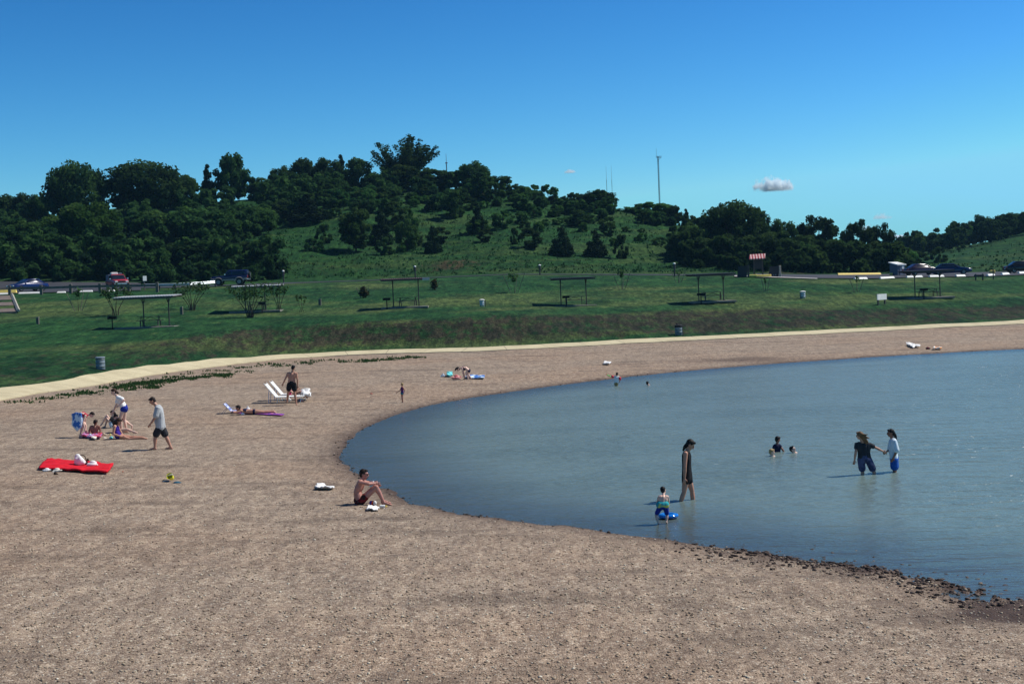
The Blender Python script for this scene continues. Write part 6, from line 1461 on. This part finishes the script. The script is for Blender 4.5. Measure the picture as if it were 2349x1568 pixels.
person('long-haired person in a dark top and denim shorts wading hand in hand', cF, (1300,1200), dict(hd=(1112,335),nk=(1165,435),sL=(1048,525),eL=(1025,700,-.05),wL=(998,880,-.02),sR=(1345,545),eR=(1490,612),wR=(1630,682,.02),mid=(1205,690),pel=(1215,835),hL=(1140,870),kL=(1178,1150),aL=(1185,1420),tL=(1185,1450,.15),hR=(1305,870),kR=(1435,1150),aR=(1465,1420),tR=(1475,1450,.15)),
    (-.75,.55,-.05), .86, SK_tan, H_lt, [top(cloth_mat('dark_tshirt', (.028,.030,.036)), 'shirt', .014, .45, .016), bottoms(K_denim, 'denim_shorts', .72, .018, .022, .3)], water=True, hairlen=[[(0,-.06,0,.060,1),(.0,-.13,-.08,.050,1),(.0,-.20,-.20,.030,1)],[(0,-.08,.03,.045,1),(.0,-.17,.02,.026,1),(0,-.26,.03,.010,1)],[(0,-.08,-.08,.05,1),(0,-.14,-.20,.045,1),(0,-.16,-.31,.022,1)],[(0,-.1,0,.04,1),(0,-.21,-.06,.030,1),(0,-.28,-.10,.012,1)]], vox=.0075)
person('dark-haired person in a pale blue shirt and bright blue shorts wading beside the long-haired one', cF, (1900,1145), dict(hd=(1802,275),nk=(1838,385),sL=(1885,455,-.13),eL=(1945,680,-.2),wL=(1868,830,-.18),sR=(1825,460,.13),eR=(1790,640,.12),wR=(1722,690,.05),mid=(1850,660),pel=(1885,845),hL=(1885,880,-.08),kL=(1890,1085,-.08),aL=(1910,1340,-.08),tL=(1830,1370,-.08),hR=(1890,880,.08),kR=(1905,1085,.1),aR=(1900,1340,.1),tR=(1820,1370,.1)),
    (-.95,-.05,-.1), .84, SK_dark, H_black, [top(K_ltblue, 'shirt', .024, .92, .026), bottoms(K_blue2, 'shorts', .72, .028, .03)], water=True, hairlen=[[(0,-.07,.0,.07,1),(0,-.13,-.10,.05,1),(0,-.14,-.26,.03,1)]], vox=.0075)
SW = 'three swimmers in the deeper water'
person('dark-haired person in a dark swimsuit kneeling waist-deep between two swimmers', cE, (700,972), dict(hd=(712,590),nk=(690,690),sL=(612,790),eL=(560,930),wL=(560,1080),sR=(765,780),eR=(845,880,-.05),wR=(915,985,-.05),pel=(680,1080),hL=(630,1120),kL=(620,1350,-.2),hR=(740,1120),kR=(760,1350,-.2)),
    (.7,.3,-.2), .78, SK_dark, H_black, [top(K_navy, 'swimsuit', .012, .35, .012)], water=True)
person('blond child swimming with only the head above water, left of the trio', cE, (530,1110), dict(hd=(530,985),nk=(515,1085),sL=(440,1150),sR=(600,1130),pel=(510,1480),hL=(460,1500),hR=(560,1500)),
    (.9,-.1,-.15), .74, SK_pale, H_blond, [], water=True)
person('dark-haired swimmer with head tilted back, right of the trio', cE, (1200,1005), dict(hd=(1180,895),nk=(1200,1000),sL=(1150,1060),sR=(1290,1020),pel=(1230,1400),hL=(1190,1420),hR=(1270,1420)),
    (.75,-.4,.35), .78, SK_pale, H_black, [], water=True, up=(-.4,0,.9))
person('child in a white shirt with red armbands standing in the far water', cJ, (670,945), dict(hd=(692,578),nk=(685,625),sL=(620,660),eL=(540,660,.02),wL=(480,648,.03),sR=(738,665),eR=(785,720),wR=(770,790),pel=(662,840),hL=(635,860),kL=(645,1000),aL=(650,1110),tL=(650,1125,.1),hR=(692,860),kR=(690,1000),aR=(690,1110),tR=(690,1125,.1)),
    (.5,.6,-.1), .60, SK_tan, H_black, [top(K_white, 'shirt', .016, .35, .016), bottoms(cloth_mat('mustard_trunks', (.34,.24,.09)), 'swim_trunks', .4, .014), balls(cloth_mat('red_armband_plastic', (.72,.04,.06), .35), 'armbands', [(545,658,.02,.072),(575,660,.02,.06),(775,705,0,.07),(788,735,0,.06)])], water=True, vox=.009)
person('lone far swimmer with only dark hair and a shoulder above the water', cJ, (1655,932), dict(hd=(1645,862),nk=(1650,935),sL=(1600,985),sR=(1695,925,-.05),pel=(1660,1150),hL=(1640,1165),hR=(1690,1165)),
    (.4,.8,-.1), .8, SK_pale, H_black, [], water=True, vox=.009)
def stick():
    a = cJ.water(670, 945); p0 = cJ.at(500, 655, a.y + .03); p1 = cJ.at(350, 585, a.y + .03)
    t = thing('toy_stick', 'green toy stick with an orange tip held by the child with red armbands', 'toy', p0); d = p1 - p0
    MB().tube([(0, 0, 0), d * .82], .022, 8).build('stick', simple('lime_plastic', (.10,.62,.05), .4), t, True); MB().tube([d * .82, d], [.022, .014], 8).build('tip', cloth_mat('orange_plastic', (.75,.12,.04), .4), t, True)
stick()
def swim_ring():
    p = cD.water(610, 1385); s = cD.scale(p.y); p.y += .10; p.z = .06; t = thing('swim_ring', 'shiny blue inflatable swim ring floating in front of the small child', 'swim ring', p)
    r = 165 / s; q = r * .34; V = []; Fs = []; n, k = 36, 14
    for i in range(n):
        a = 6.283*i/n; w = 1 + .03*math.sin(9*a)
        for j in range(k):
            b_ = 6.283*j/k; rr = (r - q) + q*math.cos(b_)*w; V.append((rr*math.cos(a), rr*math.sin(a), q*.62*math.sin(b_)*w))
    for i in range(n):
        for j in range(k): Fs.append((i*k+j, ((i+1) % n)*k+j, ((i+1) % n)*k+(j+1) % k, i*k+(j+1) % k))
    MB().add(V, Fs).build('tube', simple('blue_vinyl', (.01,.16,.55), .12, 0, .2, 4, .6), t, True)
    MB().box((.0, 0, -.01), (r*1.3, r*1.1, .012)).build('floor', simple('pale_vinyl', (.35,.50,.62), .2), t)
swim_ring()

# ------------------------------------------------------------------ loose pebbles in the foreground and shore debris
def pebbles(name, label, n, pick, smin, smax, cols, seed, cat='gravel'):
    rg = np.random.default_rng(seed); base = np.array([(1,0,0),(-1,0,0),(0,1,0),(0,-1,0),(0,0,1),(0,0,-1)], float); base = np.vstack([base, np.array([(a, b, c) for a in (-1, 1) for b in (-1, 1) for c in (-1, 1)]) * .66])
    faces = []
    ax = {(-1,0): 1, (1,0): 0, (-1,1): 3, (1,1): 2, (-1,2): 5, (1,2): 4}
    for ci, (a, b, c) in enumerate([(a, b, c) for a in (-1, 1) for b in (-1, 1) for c in (-1, 1)]):
        x, y, z = ax[(a,0)], ax[(b,1)], ax[(c,2)]; k = 6 + ci; s_ = a*b*c
        for t in ((x, y, k), (y, z, k), (z, x, k)): faces.append(t if s_ > 0 else t[::-1])
    fc = np.array(faces); P = pick(rg, n); n = len(P); sz = smin + (smax - smin) * rg.random(n) ** 2.5
    an = rg.random(n)*6.283; sx = sz*(.8 + .5*rg.random(n)); sy = sz*(.7 + .4*rg.random(n)); szz = sz*(.35 + .35*rg.random(n))
    Bv = base[None] * np.stack([sx, sy, szz], 1)[:, None, :] * (1 + .18 * rg.normal(size=(n, 14, 1)))
    ca, sa = np.cos(an)[:, None], np.sin(an)[:, None]; Vv = np.stack([Bv[..., 0]*ca - Bv[..., 1]*sa, Bv[..., 0]*sa + Bv[..., 1]*ca, Bv[..., 2]], -1) + P[:, None, :] + np.stack([0*sz, 0*sz, szz*.45], 1)[:, None, :]
    Fv = (fc[None] + (np.arange(n)*14)[:, None, None]).reshape(-1, 3)
    m, nt, N, L, b = newmat(name + '_stone'); L.new(ramp(nt, attr(nt, 'tone'), cols), b.inputs['Base Color']); b.inputs['Roughness'].default_value = .85; b.inputs['Specular IOR Level'].default_value = .25
    o = mesh_np(name, Vv.reshape(-1, 3), Fv, m, None, True, {'tone': np.repeat(rg.random(n), 14)}); tag(o, label, cat, None, 'stuff')
def pick_fg(rg, n):
    out = []
    X = []; 
    vx = rg.uniform(-80, 2430, n*3); D = 13.5 * (46/13.5) ** rg.random(n*3); Xw = (vx - VW/2)/F*D; sdv = shore_sd(Xw, D); ok = (sdv > .12) & (rg.random(n*3) < np.clip(1.2 - (D - 14)/34, .1, 1)); Xw, D = Xw[ok][:n], D[ok][:n]
    return np.array([(x, d, zt(x, d)) for x, d in zip(Xw, D)])
GC = [(0, (.15,.105,.075)), (.3, (.28,.21,.145)), (.6, (.38,.295,.20)), (.85, (.49,.40,.28)), (1, (.70,.64,.50))]
pebbles('gravel', 'loose pebbles scattered over the near beach', 20000, pick_fg, .008, .024, GC, 61)
def pick_sh(rg, n):
    out = []
    while len(out) < n:
        k = rg.integers(len(SHD) - 1); t = rg.random(); p = SHD[k]*(1-t) + SHD[k+1]*t
        if p[1] > 95 or azi(p[0], p[1]) > 2450 or p[1] < 18: continue
        w = 1.0 if (p[1] < 27 and p[0] > 3.5) else .05
        if rg.random() > w: continue
        q = p + rg.normal(0, .48 if w == 1 else .16, 2); out.append((q[0], q[1], max(zt(*q), -.03)))
    return np.array(out)
pebbles('shore_debris', 'dark wet stones and debris along the water\'s edge', 2600, pick_sh, .010, .046, [(0, (.028,.020,.016)), (.6, (.068,.046,.037)), (.9, (.13,.092,.072)), (1, (.26,.21,.16))], 62, 'debris')

# ------------------------------------------------------------------ air between the camera and the hill
def haze():
    m = bpy.data.materials.new('haze_air'); m.use_nodes = True; nt = m.node_tree; N = nt.nodes; N.remove(N['Principled BSDF'])
    v = N.new('ShaderNodeVolumePrincipled'); v.inputs['Color'].default_value = (.30, .66, 1.0, 1); v.inputs['Density'].default_value = .00009; v.inputs['Anisotropy'].default_value = .1
    nt.links.new(v.outputs[0], N['Material Output'].inputs['Volume'])
    o = MB().box((0, 1230, 38), (6500, 2800, 92)).build('haze', m); o['kind'] = 'stuff'; o['label'] = 'faint blue haze in the distance'; o.display_type = 'WIRE'
haze()
